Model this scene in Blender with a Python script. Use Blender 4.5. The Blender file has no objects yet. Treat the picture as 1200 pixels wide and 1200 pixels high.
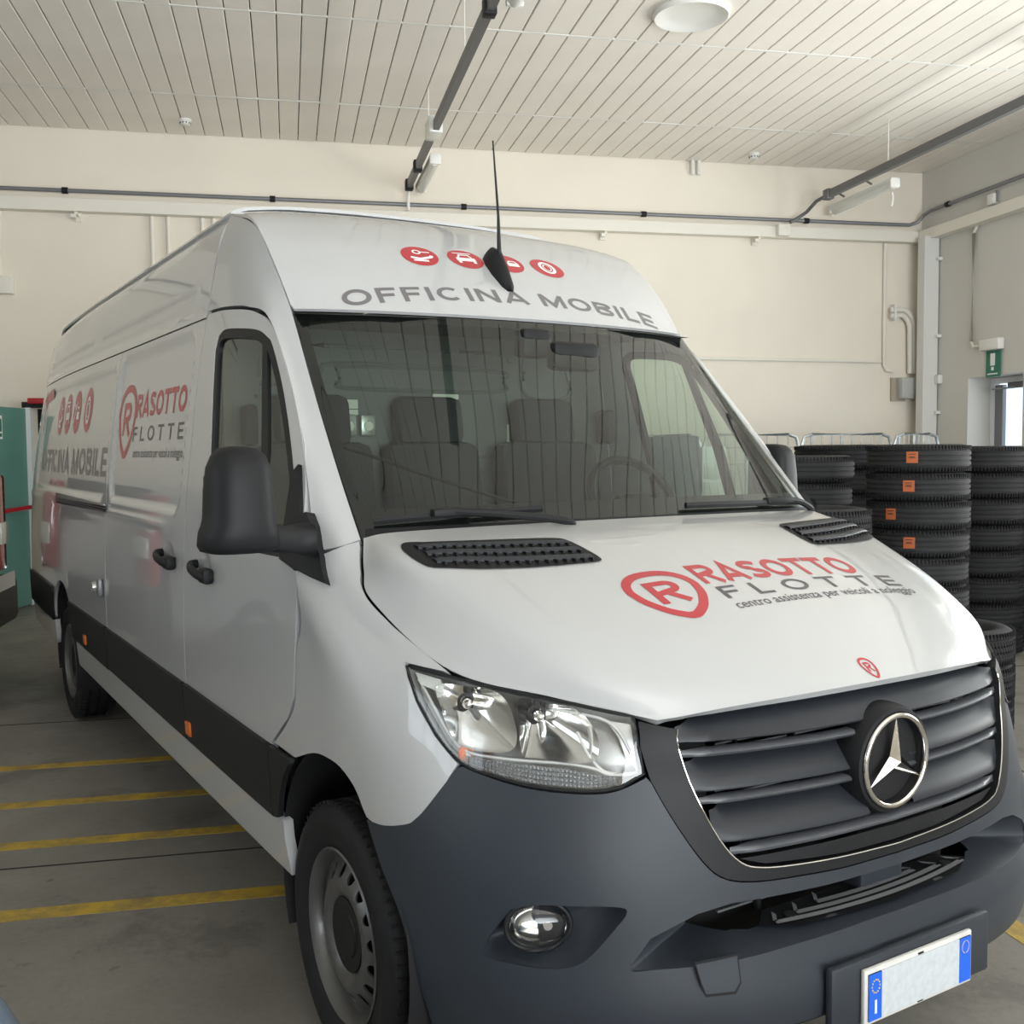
import bpy, bmesh, math, random
import numpy as np
from mathutils import Vector, Matrix
from mathutils.geometry import delaunay_2d_cdt
from mathutils.bvhtree import BVHTree
random.seed(7)
scn = bpy.context.scene
C = scn.collection

# ------------------------------------------------------------------ camera (the van stands turned in the hall; PHI turns van frame to hall frame)
PHI = math.radians(19.5); VR = Matrix.Rotation(PHI, 4, 'Z')
def make_camera():
    yaw, pitch, roll = math.radians(31.553), math.radians(-3.387), math.radians(-0.477)
    f = Vector((math.sin(yaw)*math.cos(pitch), math.cos(yaw)*math.cos(pitch), math.sin(pitch)))
    r = Vector((math.cos(yaw), -math.sin(yaw), 0)); u = r.cross(f)
    r2 = r*math.cos(roll)+u*math.sin(roll); u2 = -r*math.sin(roll)+u*math.cos(roll)
    cam = bpy.data.cameras.new('camera'); o = bpy.data.objects.new('camera', cam); C.objects.link(o)
    M = Matrix((r2, u2, -f)).transposed().to_4x4(); M.translation = Vector((-1.9697, -1.5037, 1.62205))
    o.matrix_world = VR @ M
    cam.sensor_fit = 'HORIZONTAL'; cam.sensor_width = 36.0; cam.lens = 36.0*1222.08/1200.0
    cam.clip_start = 0.05
    scn.camera = o
make_camera()

# ------------------------------------------------------------------ hall frame: a to the right, b towards the back wall
E1 = Vector((1, 0, 0)); E2 = Vector((0, 1, 0))
A0, A1, B0, B1, CEIL = -9.0, 6.62, -8.0, 10.05, 5.1      # left, right, front, back of the hall
def rm(a, b, z=0.0): return E1*a + E2*b + Vector((0, 0, z))

# ------------------------------------------------------------------ world, lights, exposure
w = bpy.data.worlds.new('world'); scn.world = w; w.use_nodes = True
bg = w.node_tree.nodes['Background']; bg.inputs['Color'].default_value = (0.80, 0.90, 1.0, 1); bg.inputs['Strength'].default_value = 1.8
def area(name, loc, direction, sx, sy, power, col, spread=180):
    l = bpy.data.lights.new(name, 'AREA'); l.shape = 'RECTANGLE'; l.size = sx; l.size_y = sy; l.energy = power; l.color = col; l.spread = math.radians(spread)
    o = bpy.data.objects.new(name, l); C.objects.link(o); o.location = loc
    d = Vector(direction).normalized(); zax = -d; xax = Vector((0, 0, 1)).cross(zax).normalized(); yax = zax.cross(xax)
    o.matrix_world = Matrix((xax, yax, zax)).transposed().to_4x4(); o.location = loc
    return o
area('daylight_gate', rm(1.8, B0-0.35, 1.9), E2+Vector((0, 0, .75)), 7.4, 3.6, 800, (0.94, 0.98, 1.0), 120)      # sunlit yard: the light comes in rising
area('daylight_window', rm(A1+0.50, 3.7, 2.6), -E1+Vector((0, 0, .42)), 7.4, 3.2, 430, (1.0, 0.965, 0.90), 135)
area('fill_side', rm(A0-0.3, -.5, 2.6), E1+Vector((0, 0, .15)), 5.0, 2.4, 60, (0.97, 0.985, 1.0), 150)  # added fill from the left for the van's dim side, no known source
scn.view_settings.view_transform = 'Standard'; scn.view_settings.look = 'None'
scn.view_settings.exposure = 0.0; scn.view_settings.gamma = 1.0; scn.view_settings.use_curve_mapping = False

# ------------------------------------------------------------------ materials
def mat(name, col, rough=0.5, metal=0.0, coat=0.0, coat_rough=0.05, spec=0.5, var=0.0, vscale=8.0, bump=0.0, bscale=200.0, col2=None):
    m = bpy.data.materials.new(name); m.use_nodes = True
    nt = m.node_tree; b = nt.nodes['Principled BSDF']
    b.inputs['Base Color'].default_value = (*col, 1); b.inputs['Roughness'].default_value = rough
    b.inputs['Metallic'].default_value = metal; b.inputs['Coat Weight'].default_value = coat
    b.inputs['Coat Roughness'].default_value = coat_rough; b.inputs['Specular IOR Level'].default_value = spec
    tc = nt.nodes.new('ShaderNodeTexCoord')
    if var > 0 or col2:
        n = nt.nodes.new('ShaderNodeTexNoise'); n.inputs['Scale'].default_value = vscale; n.inputs['Detail'].default_value = 5
        r = nt.nodes.new('ShaderNodeValToRGB'); c2 = col2 or tuple(c*(1-var) for c in col)
        r.color_ramp.elements[0].color = (*c2, 1); r.color_ramp.elements[1].color = (*col, 1)
        r.color_ramp.elements[0].position = 0.32; r.color_ramp.elements[1].position = 0.62
        nt.links.new(tc.outputs['Object'], n.inputs['Vector']); nt.links.new(n.outputs['Fac'], r.inputs['Fac']); nt.links.new(r.outputs['Color'], b.inputs['Base Color'])
    if bump > 0:
        n2 = nt.nodes.new('ShaderNodeTexNoise'); n2.inputs['Scale'].default_value = bscale; n2.inputs['Detail'].default_value = 3
        bp = nt.nodes.new('ShaderNodeBump'); bp.inputs['Strength'].default_value = bump; bp.inputs['Distance'].default_value = 0.002
        nt.links.new(tc.outputs['Object'], n2.inputs['Vector']); nt.links.new(n2.outputs['Fac'], bp.inputs['Height']); nt.links.new(bp.outputs['Normal'], b.inputs['Normal'])
    return m
def glass(name, tint, refl=1.0, rough=0.0):
    m = bpy.data.materials.new(name); m.use_nodes = True; nt = m.node_tree; nt.nodes.clear()
    out = nt.nodes.new('ShaderNodeOutputMaterial'); mx = nt.nodes.new('ShaderNodeMixShader')
    t = nt.nodes.new('ShaderNodeBsdfTransparent'); t.inputs['Color'].default_value = (*tint, 1)
    g = nt.nodes.new('ShaderNodeBsdfGlossy'); g.inputs['Roughness'].default_value = rough; g.inputs['Color'].default_value = (refl, refl, refl, 1)
    fr = nt.nodes.new('ShaderNodeFresnel'); geo = nt.nodes.new('ShaderNodeNewGeometry'); mr = nt.nodes.new('ShaderNodeMapRange')   # thin pane: same IOR from either side
    mr.inputs['To Min'].default_value = 1.55; mr.inputs['To Max'].default_value = 1/1.55; nt.links.new(geo.outputs['Backfacing'], mr.inputs['Value']); nt.links.new(mr.outputs[0], fr.inputs['IOR'])
    nt.links.new(fr.outputs[0], mx.inputs[0]); nt.links.new(t.outputs[0], mx.inputs[1]); nt.links.new(g.outputs[0], mx.inputs[2]); nt.links.new(mx.outputs[0], out.inputs[0])
    return m
M = dict(
 paint=mat('white_paint', (.47, .478, .482), .32, coat=1.0, coat_rough=.03),
 bumper=mat('grey_bumper_plastic', (.028, .034, .044), .46, spec=.45, bump=.12, bscale=900, var=.08, vscale=3),
 black=mat('black_plastic', (.009, .0095, .011), .55, spec=.3, bump=.08, bscale=700),
 satin=mat('satin_black', (.009, .0095, .011), .5, spec=.3),
 blade=mat('grille_grey', (.022, .025, .031), .42, spec=.4),
 lip=mat('grille_lip_grey', (.075, .08, .09), .30),
 trim=mat('black_side_strip', (.010, .0105, .0115), .6, spec=.35, bump=.1, bscale=800),
 dark=mat('dark_void', (.006, .006, .007), .8),
 chrome=mat('chrome', (.80, .78, .74), .07, metal=1.0),
 mirror=mat('mirror_glass', (.85, .87, .9), .02, metal=1.0),
 reflector=mat('reflector', (.82, .82, .80), .12, metal=1.0),
 silverplastic=mat('silver_plastic', (.55, .55, .53), .3, metal=.6),
 rubber=mat('tyre_rubber', (.012, .012, .0135), .68, spec=.3, var=.25, vscale=14, bump=.25, bscale=160),
 rubber2=mat('tyre_rubber_dusty', (.030, .0305, .032), .75, spec=.3, var=.3, vscale=9, bump=.25, bscale=160),
 rim=mat('steel_rim_paint', (.10, .098, .095), .4, metal=.4, coat=.2),
 galv=mat('galvanised_steel', (.50, .53, .54), .38, metal=.85, var=.2, vscale=25),
 red=mat('red_film', (.43, .014, .026), .35, coat=.3),
 grey_film=mat('grey_film', (.145, .14, .145), .4, coat=.3),
 dgrey_film=mat('dark_grey_film', (.06, .055, .065), .4, coat=.3),
 white_film=mat('white_film', (.85, .83, .82), .4),
 blue=mat('plate_blue', (.015, .13, .72), .4),
 plate=mat('plate_white', (.60, .64, .67), .4, var=.12, vscale=60),
 frame=mat('plate_frame', (.66, .655, .63), .3),
 orange=mat('orange_lens', (.75, .16, .02), .25, coat=.5),
 sticker=mat('orange_sticker', (.44, .115, .035), .7),
 ink=mat('ink', (.03, .028, .03), .6),
 redlens=mat('red_lens', (.35, .012, .015), .15, coat=1.0),
 silverpaint=mat('silver_vehicle_paint', (.40, .41, .42), .3, coat=1.0),
 bluegrey=mat('blue_grey_paint', (.19, .26, .36), .35, coat=.6),
 dash=mat('dashboard_plastic', (.040, .041, .042), .6, bump=.1, bscale=500),
 cloth=mat('seat_cloth', (.030, .031, .033), .9, bump=.2, bscale=400),
 bulk=mat('bulkhead_grey', (.13, .135, .13), .5),
 liner=mat('headliner_grey', (.16, .16, .155), .9),
 label=mat('label_paper', (.75, .74, .66), .6),
 wall=mat('wall_plaster', (.83, .765, .66), .85, var=.05, vscale=.9, bump=.15, bscale=60),
 wallpaint=mat('painted_steel_cream', (.79, .755, .67), .55),
 slat=mat('ceiling_slat_white', (.87, .82, .745), .42, var=.04, vscale=2.0),
 tread=mat('tread_grey', (.20, .205, .215), .5),
 tbar=mat('ceiling_joint_white', (.80, .79, .75), .5),
 pipe=mat('grey_conduit', (.22, .225, .24), .4, metal=.4),
 track=mat('busbar_grey', (.14, .14, .145), .45, metal=.4),
 fixture=mat('fixture_white', (.78, .77, .73), .4),
 diffuser=mat('diffuser_plastic', (.74, .75, .70), .25, coat=.4),
 greendoor=mat('green_door_paint', (.11, .26, .22), .5, var=.1, vscale=3),
 greensign=mat('green_sign', (.01, .16, .10), .5),
 greencab=mat('green_cabinet_paint', (.02, .055, .055), .5),
 redbar=mat('red_panic_bar', (.42, .012, .02), .35),
 alu=mat('white_aluminium', (.80, .82, .83), .4),
 ws=glass('windscreen_glass', (.60, .68, .62)),
 win=glass('door_glass', (.62, .72, .66)),
 lens=glass('clear_lens', (.95, .96, .97)),
 pane=glass('window_pane', (.9, .93, .94)),
)
def floor_material():
    m = bpy.data.materials.new('concrete_floor'); m.use_nodes = True; nt = m.node_tree; b = nt.nodes['Principled BSDF']
    tc = nt.nodes.new('ShaderNodeTexCoord')
    def noise(s, d, rough=.6):
        n = nt.nodes.new('ShaderNodeTexNoise'); n.inputs['Scale'].default_value = s; n.inputs['Detail'].default_value = d; n.inputs['Roughness'].default_value = rough
        nt.links.new(tc.outputs['Object'], n.inputs['Vector']); return n
    def ramp(n, p0, c0, p1, c1):
        r = nt.nodes.new('ShaderNodeValToRGB'); r.color_ramp.elements[0].position = p0; r.color_ramp.elements[0].color = (*c0, 1)
        r.color_ramp.elements[1].position = p1; r.color_ramp.elements[1].color = (*c1, 1); nt.links.new(n.outputs['Fac'], r.inputs['Fac']); return r
    def mul(a, bb, fac=1.0):
        x = nt.nodes.new('ShaderNodeMix'); x.data_type = 'RGBA'; x.blend_type = 'MULTIPLY'; x.inputs[0].default_value = fac
        nt.links.new(a.outputs[0] if a.bl_idname != 'ShaderNodeMix' else a.outputs[2], x.inputs[6]); nt.links.new(bb.outputs[0], x.inputs[7]); return x
    base = ramp(noise(.7, 8), .35, (.180, .166, .146), .68, (.265, .247, .218))
    fine = ramp(noise(38, 8, .75), .3, (.82, .82, .82), .6, (1, 1, 1))
    stain = ramp(noise(2.3, 6, .7), .36, (.62, .62, .62), .46, (1, 1, 1))
    spots = ramp(noise(11, 4, .6), .27, (.35, .35, .35), .33, (1, 1, 1))
    x = mul(mul(mul(base, fine), stain, .8), spots, .6)
    nt.links.new(x.outputs[2], b.inputs['Base Color'])
    rr = ramp(noise(3.0, 5), .3, (.38, .38, .38), .7, (.58, .58, .58)); nt.links.new(rr.outputs[0], b.inputs['Roughness'])
    bp = nt.nodes.new('ShaderNodeBump'); bp.inputs['Strength'].default_value = .12; bp.inputs['Distance'].default_value = .004
    n = noise(60, 6); nt.links.new(n.outputs['Fac'], bp.inputs['Height']); nt.links.new(bp.outputs['Normal'], b.inputs['Normal'])
    return m
M['floor'] = floor_material()
def line_material():
    m = bpy.data.materials.new('yellow_floor_paint'); m.use_nodes = True; nt = m.node_tree; b = nt.nodes['Principled BSDF']
    tc = nt.nodes.new('ShaderNodeTexCoord'); n = nt.nodes.new('ShaderNodeTexNoise'); n.inputs['Scale'].default_value = 5; n.inputs['Detail'].default_value = 9; n.inputs['Roughness'].default_value = .75
    r = nt.nodes.new('ShaderNodeValToRGB'); r.color_ramp.elements[0].position = .34; r.color_ramp.elements[0].color = (.16, .13, .075, 1); r.color_ramp.elements[1].position = .56; r.color_ramp.elements[1].color = (.50, .33, .035, 1)
    nt.links.new(tc.outputs['Object'], n.inputs['Vector']); nt.links.new(n.outputs['Fac'], r.inputs['Fac']); nt.links.new(r.outputs['Color'], b.inputs['Base Color']); b.inputs['Roughness'].default_value = .6
    return m
M['yellow'] = line_material()

# ------------------------------------------------------------------ object helpers
ORG = {}          # world origin of every object made here
def tag(o, label=None, cat=None, group=None, kind=None):
    if label: o['label'] = label
    if cat: o['category'] = cat
    if group: o['group'] = group
    if kind: o['kind'] = kind
    return o
def empty(name, loc, label, cat, group=None):
    o = bpy.data.objects.new(name, None); C.objects.link(o); o.location = loc; o.empty_display_size = .2
    ORG[o.name] = Vector(loc); tag(o, label, cat, group); return o
def mk(name, V, F, m, parent=None, smooth=True, normals=None, angle=None):
    """one mesh object from world-space vertices"""
    V = np.asarray([tuple(v) for v in V], float)
    c = (V.min(0)+V.max(0))/2
    me = bpy.data.meshes.new(name); me.from_pydata((V-c).tolist(), [], [tuple(int(i) for i in f) for f in F]); me.update()
    if isinstance(m, str): m = M[m]
    me.materials.append(m)
    if smooth:
        me.polygons.foreach_set('use_smooth', [True]*len(me.polygons))
        if normals is None and angle is not None: me.set_sharp_from_angle(angle=math.radians(angle))
    if normals is not None: me.normals_split_custom_set_from_vertices([tuple(n) for n in normals])
    o = bpy.data.objects.new(name, me); C.objects.link(o); c = Vector(c); ORG[o.name] = c
    if parent is not None: o.parent = parent; o.location = c-ORG[parent.name]
    else: o.location = c
    return o
def copy_tree(o, delta, parent=None, rot=0.0):
    c = o.copy(); C.objects.link(c); c.parent = parent
    if parent is None: c.location = Vector(o.location)+Vector(delta); c.rotation_euler.z = o.rotation_euler.z+rot
    ORG[c.name] = ORG[o.name]+Vector(delta)
    for ch in o.children: copy_tree(ch, delta, c)
    return c
class MB:
    """collects shapes into one mesh"""
    def __init__(s): s.V = []; s.F = []
    def add(s, V, F):
        n = len(s.V); s.V += [Vector(v) for v in V]; s.F += [tuple(i+n for i in f) for f in F]; return s
    def box(s, c, size, ax=None, bev=0.0):
        ax = ax or (Vector((1, 0, 0)), Vector((0, 1, 0)), Vector((0, 0, 1))); c = Vector(c)
        h = [d/2 for d in size]
        if bev <= 0:
            V = [c+ax[0]*(i*h[0])+ax[1]*(j*h[1])+ax[2]*(k*h[2]) for i in (-1, 1) for j in (-1, 1) for k in (-1, 1)]
            return s.add(V, [(0, 1, 3, 2), (4, 6, 7, 5), (0, 4, 5, 1), (2, 3, 7, 6), (0, 2, 6, 4), (1, 5, 7, 3)])
        bm = bmesh.new(); bmesh.ops.create_cube(bm, size=1.0)
        for v in bm.verts: v.co = Vector((v.co.x*size[0], v.co.y*size[1], v.co.z*size[2]))
        bmesh.ops.bevel(bm, geom=bm.edges[:], offset=bev, segments=2, profile=.5, affect='EDGES')
        bm.verts.index_update(); V = [c+ax[0]*v.co.x+ax[1]*v.co.y+ax[2]*v.co.z for v in bm.verts]; F = [tuple(v.index for v in f.verts) for f in bm.faces]; bm.free()
        return s.add(V, F)
    def tube(s, pts, r, n=8, closed=False, caps=True, rx=None):
        pts = [Vector(p) for p in pts]; k = len(pts); V = []; F = []
        ref = Vector((0, 0, 1)) if abs((pts[1]-pts[0]).normalized().z) < .95 else Vector((1, 0, 0))
        for i, p in enumerate(pts):
            if closed: d = pts[(i+1) % k]-pts[i-1]
            else: d = pts[min(i+1, k-1)]-pts[max(i-1, 0)]
            d.normalize(); x = d.cross(ref).normalized(); y = x.cross(d)
            rr = r[i] if isinstance(r, (list, tuple)) else r
            for j in range(n):
                a = 2*math.pi*j/n; V.append(p+x*(math.cos(a)*(rx or rr))+y*(math.sin(a)*rr))
        m = k if closed else k-1
        for i in range(m):
            for j in range(n): F.append((i*n+j, ((i+1) % k)*n+j, ((i+1) % k)*n+(j+1) % n, i*n+(j+1) % n))
        if not closed and caps: F += [tuple(range(n)), tuple((k-1)*n+j for j in reversed(range(n)))]
        return s.add(V, F)
    def lathe(s, prof, c, axis, n=48, closed=False):
        """prof: (along axis, radius)"""
        c = Vector(c); ax = Vector(axis).normalized(); ref = Vector((0, 0, 1)) if abs(ax.z) < .9 else Vector((1, 0, 0))
        x = ax.cross(ref).normalized(); y = ax.cross(x); k = len(prof); V = []; F = []
        for j in range(n):
            a = 2*math.pi*j/n; d = x*math.cos(a)+y*math.sin(a)
            V += [c+ax*h+d*r for h, r in prof]
        for j in range(n):
            for i in range(k if closed else k-1): F.append((j*k+i, j*k+(i+1) % k, ((j+1) % n)*k+(i+1) % k, ((j+1) % n)*k+i))
        return s.add(V, F)
    def build(s, name, m, parent=None, smooth=True, angle=35): return mk(name, s.V, s.F, m, parent, smooth, None, angle)
ROOM_AX = (E1, E2, Vector((0, 0, 1)))
def rbox(a, b, z, sa, sb, sz, bev=0.0): return MB().box(rm(a, b, z), (sa, sb, sz), ROOM_AX, bev)

# ------------------------------------------------------------------ 2-D triangulation and curved panels
def spline(P, n=6, closed=False):
    P = np.asarray(P, float); k = len(P); out = []
    for i in range(k if closed else k-1):
        if closed: a, b, c, d = P[i-1], P[i], P[(i+1) % k], P[(i+2) % k]
        else: a = P[i-1] if i else 2*P[0]-P[1]; b = P[i]; c = P[i+1]; d = P[i+2] if i+2 < k else 2*P[-1]-P[-2]
        for j in range(n):
            u = j/n; out.append(.5*((2*b)+(c-a)*u+(2*a-5*b+4*c-d)*u*u+(3*b-a-3*c+d)*u**3))
    if not closed: out.append(P[-1])
    return [tuple(o) for o in out]
def inpoly(Q, poly):
    P = np.asarray(poly, float); x, y = Q[:, 0], Q[:, 1]; ins = np.zeros(len(Q), bool)
    for (x0, y0), (x1, y1) in zip(P, np.roll(P, -1, 0)):
        if y0 == y1: continue
        ins ^= ((y0 > y) != (y1 > y)) & (x < (x1-x0)*(y-y0)/(y1-y0)+x0)
    return ins
def resample(poly, step):
    out = []
    for (a, b) in zip(poly, list(poly[1:])+[poly[0]]):
        L = math.hypot(b[0]-a[0], b[1]-a[1])
        if L < 1e-7: continue
        n = max(1, int(math.ceil(L/step)))
        out += [(a[0]+(b[0]-a[0])*i/n, a[1]+(b[1]-a[1])*i/n) for i in range(n)]
    return out
def tri2d(outline, holes=(), step=.05, scale=(1, 1), extra=None):
    sc = np.array(scale, float)
    loops = [resample([(a*sc[0], b*sc[1]) for a, b in L], step) for L in [outline]+list(holes)]
    B = np.array([q for L in loops for q in L]); lo, hi = B.min(0), B.max(0)
    nx, ny = int((hi[0]-lo[0])/step)+2, int((hi[1]-lo[1])/(step*.9))+2
    X, Y = np.meshgrid(lo[0]+np.arange(nx)*step, lo[1]+np.arange(ny)*step*.9); X = X+(np.arange(ny) % 2)[:, None]*step*.5
    Q = np.stack([X.ravel(), Y.ravel()], 1)
    if extra is not None: Q = np.vstack([Q, np.asarray(extra)*sc])
    k = inpoly(Q, loops[0])
    for h in loops[1:]: k &= ~inpoly(Q, h)
    Q = Q[k]
    if len(Q):
        d = np.full(len(Q), 1e9)
        for i in range(0, len(B), 64): d = np.minimum(d, ((Q[:, None]-B[None, i:i+64])**2).sum(-1).min(1))
        Q = Q[d > (.45*step)**2]
    edges = []; n = 0
    for L in loops: edges += [(n+i, n+(i+1) % len(L)) for i in range(len(L))]; n += len(L)
    pts = [Vector(q) for q in np.vstack([B, Q])] if len(Q) else [Vector(q) for q in B]
    r = delaunay_2d_cdt(pts, edges, [], 0, 1e-8)
    V = np.array([tuple(v) for v in r[0]]); T = np.array(r[2]); cen = V[T].mean(1)
    k = inpoly(cen, loops[0])
    for h in loops[1:]: k &= ~inpoly(cen, h)
    T = T[k]
    used = np.unique(T); idx = -np.ones(len(V), int); idx[used] = np.arange(len(used)); V = V[used]; T = idx[T]
    a = V[T]; ar = (a[:, 1, 0]-a[:, 0, 0])*(a[:, 2, 1]-a[:, 0, 1])-(a[:, 1, 1]-a[:, 0, 1])*(a[:, 2, 0]-a[:, 0, 0])
    T[ar < 0] = T[ar < 0][:, ::-1]
    return V/sc, T
GEO = {}
CENTER = np.array((0, 3.3, 1.2))
def surf_eval(fn, UV, out_ref=None):
    e = 1e-3; P = fn(UV); du = fn(UV+np.array([e, 0]))-fn(UV-np.array([e, 0])); dv = fn(UV+np.array([0, e]))-fn(UV-np.array([0, e]))
    n = np.cross(du, dv); n /= np.linalg.norm(n, axis=1)[:, None]+1e-12
    ref = P-CENTER if out_ref is None else np.asarray(out_ref)[None]
    flip = (n*ref).sum(1).sum() < 0
    return P, (-n if flip else n), flip
def panel(name, parent, fn, outline, m, holes=(), step=.05, thick=.012, off=0.0, scale=(1, 1), key=None, out_ref=None, lift=None):
    """trimmed piece of a master surface with a returned edge"""
    UV, T = tri2d(outline, holes, step, scale)
    P, N, flip = surf_eval(fn, UV, out_ref)
    P = P+N*off
    if lift is not None: P = P+N*lift(UV)[:, None]
    F = [tuple(t[::-1]) if flip else tuple(t) for t in T]
    if key: GEO.setdefault(key, []).append((P.tolist(), F))
    V = P.tolist(); NN = N.tolist(); G = list(F)
    if thick > 0:
        cnt = {}
        for f in F:
            for i in range(3): cnt[(f[i], f[(i+1) % 3])] = 1
        be = [(a, b) for (a, b) in cnt if (b, a) not in cnt]
        ids = sorted({i for e_ in be for i in e_}); n0 = len(V); pos = {i: k for k, i in enumerate(ids)}
        V += [P[i].tolist() for i in ids]; V += [(P[i]-N[i]*thick).tolist() for i in ids]
        NN += [(0, 0, 0)]*(2*len(ids)); k = len(ids)
        G += [(n0+pos[b], n0+pos[a], n0+k+pos[a], n0+k+pos[b]) for a, b in be]
        # back side so that the inside is closed
        n1 = len(V); V += (P-N*thick).tolist(); NN += (-N).tolist(); G += [tuple(n1+i for i in f[::-1]) for f in F]
    return mk(name, V, G, m, parent, True, NN)
def bvh_of(*keys):
    V = []; F = []
    for k in keys:
        for P, T in GEO[k]: n = len(V); V += [Vector(p) for p in P]; F += [tuple(i+n for i in t) for t in T]
    return BVHTree.FromPolygons(V, F)
def cast(bvh, o, d, off=.0015):
    h = bvh.ray_cast(Vector(o), Vector(d))
    if h[0] is None:
        h = bvh.find_nearest(Vector(o)+Vector(d)*.0); 
    n = h[1] if h[1].dot(Vector(d)) < 0 else -h[1]
    return h[0]+n*off

# ------------------------------------------------------------------ master surfaces of the van
class Grid:
    def __init__(s, U, V, P): s.U = np.array(U, float); s.V = np.array(V, float); s.P = np.array(P, float)
    @staticmethod
    def herm(X, x):
        i = np.clip(np.searchsorted(X, x)-1, 0, len(X)-2); h = X[i+1]-X[i]; u = (x-X[i])/h
        return i, h, 2*u**3-3*u**2+1, u**3-2*u**2+u, -2*u**3+3*u**2, u**3-u**2
    @staticmethod
    def tang(X, P):
        m = np.empty_like(P); dx = (X[2:]-X[:-2]).reshape((-1,)+(1,)*(P.ndim-1)); m[1:-1] = (P[2:]-P[:-2])/dx
        m[0] = (P[1]-P[0])/(X[1]-X[0]); m[-1] = (P[-1]-P[-2])/(X[-1]-X[-2]); return m
    def __call__(s, u, v):
        Mv = s.tang(s.V, s.P); i, h, a, b, c, d = s.herm(s.V, v); e = lambda q: q[:, None, None]
        R = e(a)*s.P[i]+e(b*h)*Mv[i]+e(c)*s.P[i+1]+e(d*h)*Mv[i+1]
        Q = np.swapaxes(R, 0, 1); T = s.tang(s.U, Q); j, h, a, b, c, d = s.herm(s.U, u); n = np.arange(len(u)); e = lambda q: q[:, None]
        return e(a)*Q[j, n]+e(b*h)*T[j, n]+e(c)*Q[j+1, n]+e(d*h)*T[j+1, n]
HZ = np.array([(.15, .93), (.30, .962), (.40, .978), (.55, .992), (.75, 1.003), (.95, 1.006), (1.15, 1.002), (1.32, .995), (1.5, .980), (1.7, .957), (1.9, .930), (2.1, .896), (2.25, .868), (2.37, .842), (2.45, .817), (2.51, .775)])
def S(y, z):
    """half width of the body side"""
    xs, ys = HZ[:, 0], HZ[:, 1]; z = np.clip(z, .15, 2.51); d = np.diff(ys)/np.diff(xs)
    m = np.empty(len(xs)); m[1:-1] = np.where(d[:-1]*d[1:] > 0, 2*d[:-1]*d[1:]/(d[:-1]+d[1:]+1e-12), 0); m[0] = d[0]; m[-1] = d[-1]
    i, h, a, b, c, e = Grid.herm(xs, z); r = a*ys[i]+b*h*m[i]+c*ys[i+1]+e*h*m[i+1]
    r = r-np.where(y > 5., (.02+.035*np.clip((z-.5)/1.5, 0, 1.2))*((y-5.)/1.95)**2, 0)
    return r-np.where(y < 1.7, .0175*(1.7-y)**2, 0)-np.where(y < 2.3, np.clip((z-1.3)*.18, 0, .14)*(2.3-y)**2, 0)
LV = [(.17, [(0, .10), (.25, .11), (.45, .145), (.62, .22), (.76, .345), (.86, .49), (.92, .65)]),
 (.30, [(0, .035), (.25, .05), (.46, .09), (.64, .175), (.78, .305), (.88, .465), (.94, .64)]),
 (.44, [(0, .0), (.25, .014), (.475, .056), (.67, .142), (.82, .278), (.918, .45), (.968, .64)]),
 (.58, [(0, .02), (.25, .032), (.49, .073), (.69, .158), (.84, .295), (.935, .46), (.978, .64)]),
 (.75, [(0, .035), (.25, .048), (.495, .092), (.70, .18), (.85, .315), (.938, .475), (.98, .655)]),
 (.92, [(0, .055), (.25, .07), (.50, .12), (.69, .215), (.83, .35), (.92, .51), (.97, .68)]),
 (1.07, [(0, .085), (.25, .10), (.50, .16), (.665, .255), (.795, .395), (.893, .565), (.955, .76)]),
 (1.20, [(0, .25), (.25, .27), (.48, .33), (.64, .43), (.765, .56), (.87, .73), (.945, .90)]),
 (1.33, [(0, .60), (.25, .62), (.45, .67), (.62, .76), (.755, .88), (.86, 1.0), (.94, 1.10)]),
 (1.46, [(0, .80), (.25, .82), (.45, .87), (.64, .95), (.77, 1.04), (.86, 1.12), (.935, 1.19)])]
rows = []
for z_, L_ in LV:
    yl = L_[-1][1]; ex = [(float(S(np.array([y_]), np.array([z_]))[0]), y_) for y_ in (max(.87, yl+.17), max(1.15, yl+.37), 1.65)]
    rows.append([(a_, b_, z_) for a_, b_ in L_+ex])
WG = Grid(range(10), [l[0] for l in LV], rows)
def Wf(UV):
    """front wrap: u runs round the nose, negative on the van's right side; v is the height"""
    P = WG(np.abs(UV[:, 0]), UV[:, 1]).copy(); P[:, 0] *= np.where(UV[:, 0] < 0, -1, 1); return P
def wrap(s): return lambda UV: WG(UV[:, 0], UV[:, 1])*np.array([s, 1, 1])
def sstep(x): x = np.clip(x, 0, 1); return x*x*(3-2*x)
def rrect(y, z, y0, y1, z0, z1, r, e):
    """1 inside a rounded rectangle, 0 outside, soft edge e"""
    cy, cz = (y0+y1)/2, (z0+z1)/2; dy = np.abs(y-cy)-(y1-y0)/2+r; dz = np.abs(z-cz)-(z1-z0)/2+r
    d = np.minimum(np.maximum(dy, dz), 0)+np.hypot(np.maximum(dy, 0), np.maximum(dz, 0))-r
    return sstep(.5-d/e)
def pressings(y, z):
    d = -.014*rrect(y, z, 2.50, 3.84, 1.40, 2.07, .09, .035)
    d += -.014*rrect(y, z, 3.98, 6.72, 1.40, 2.05, .09, .035)
    for z0, a, b in ((2.165, 2.5, 6.8), (2.235, 2.55, 4.6), (2.235, 4.75, 6.7)):
        d += -.006*np.exp(-((z-z0)/.012)**2)*sstep((y-a)/.1)*sstep((b-y)/.1)
    d += .008*np.exp(-((z-1.335)/.018)**2)*sstep((y-2.6)/.2)
    return d
def side(s, cargo=True):
    def f(UV):
        y, z = UV[:, 0], UV[:, 1]; h = S(y, z)+(pressings(y, z) if cargo else 0)
        return np.stack([s*h, y, z], 1)
    return f
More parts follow.
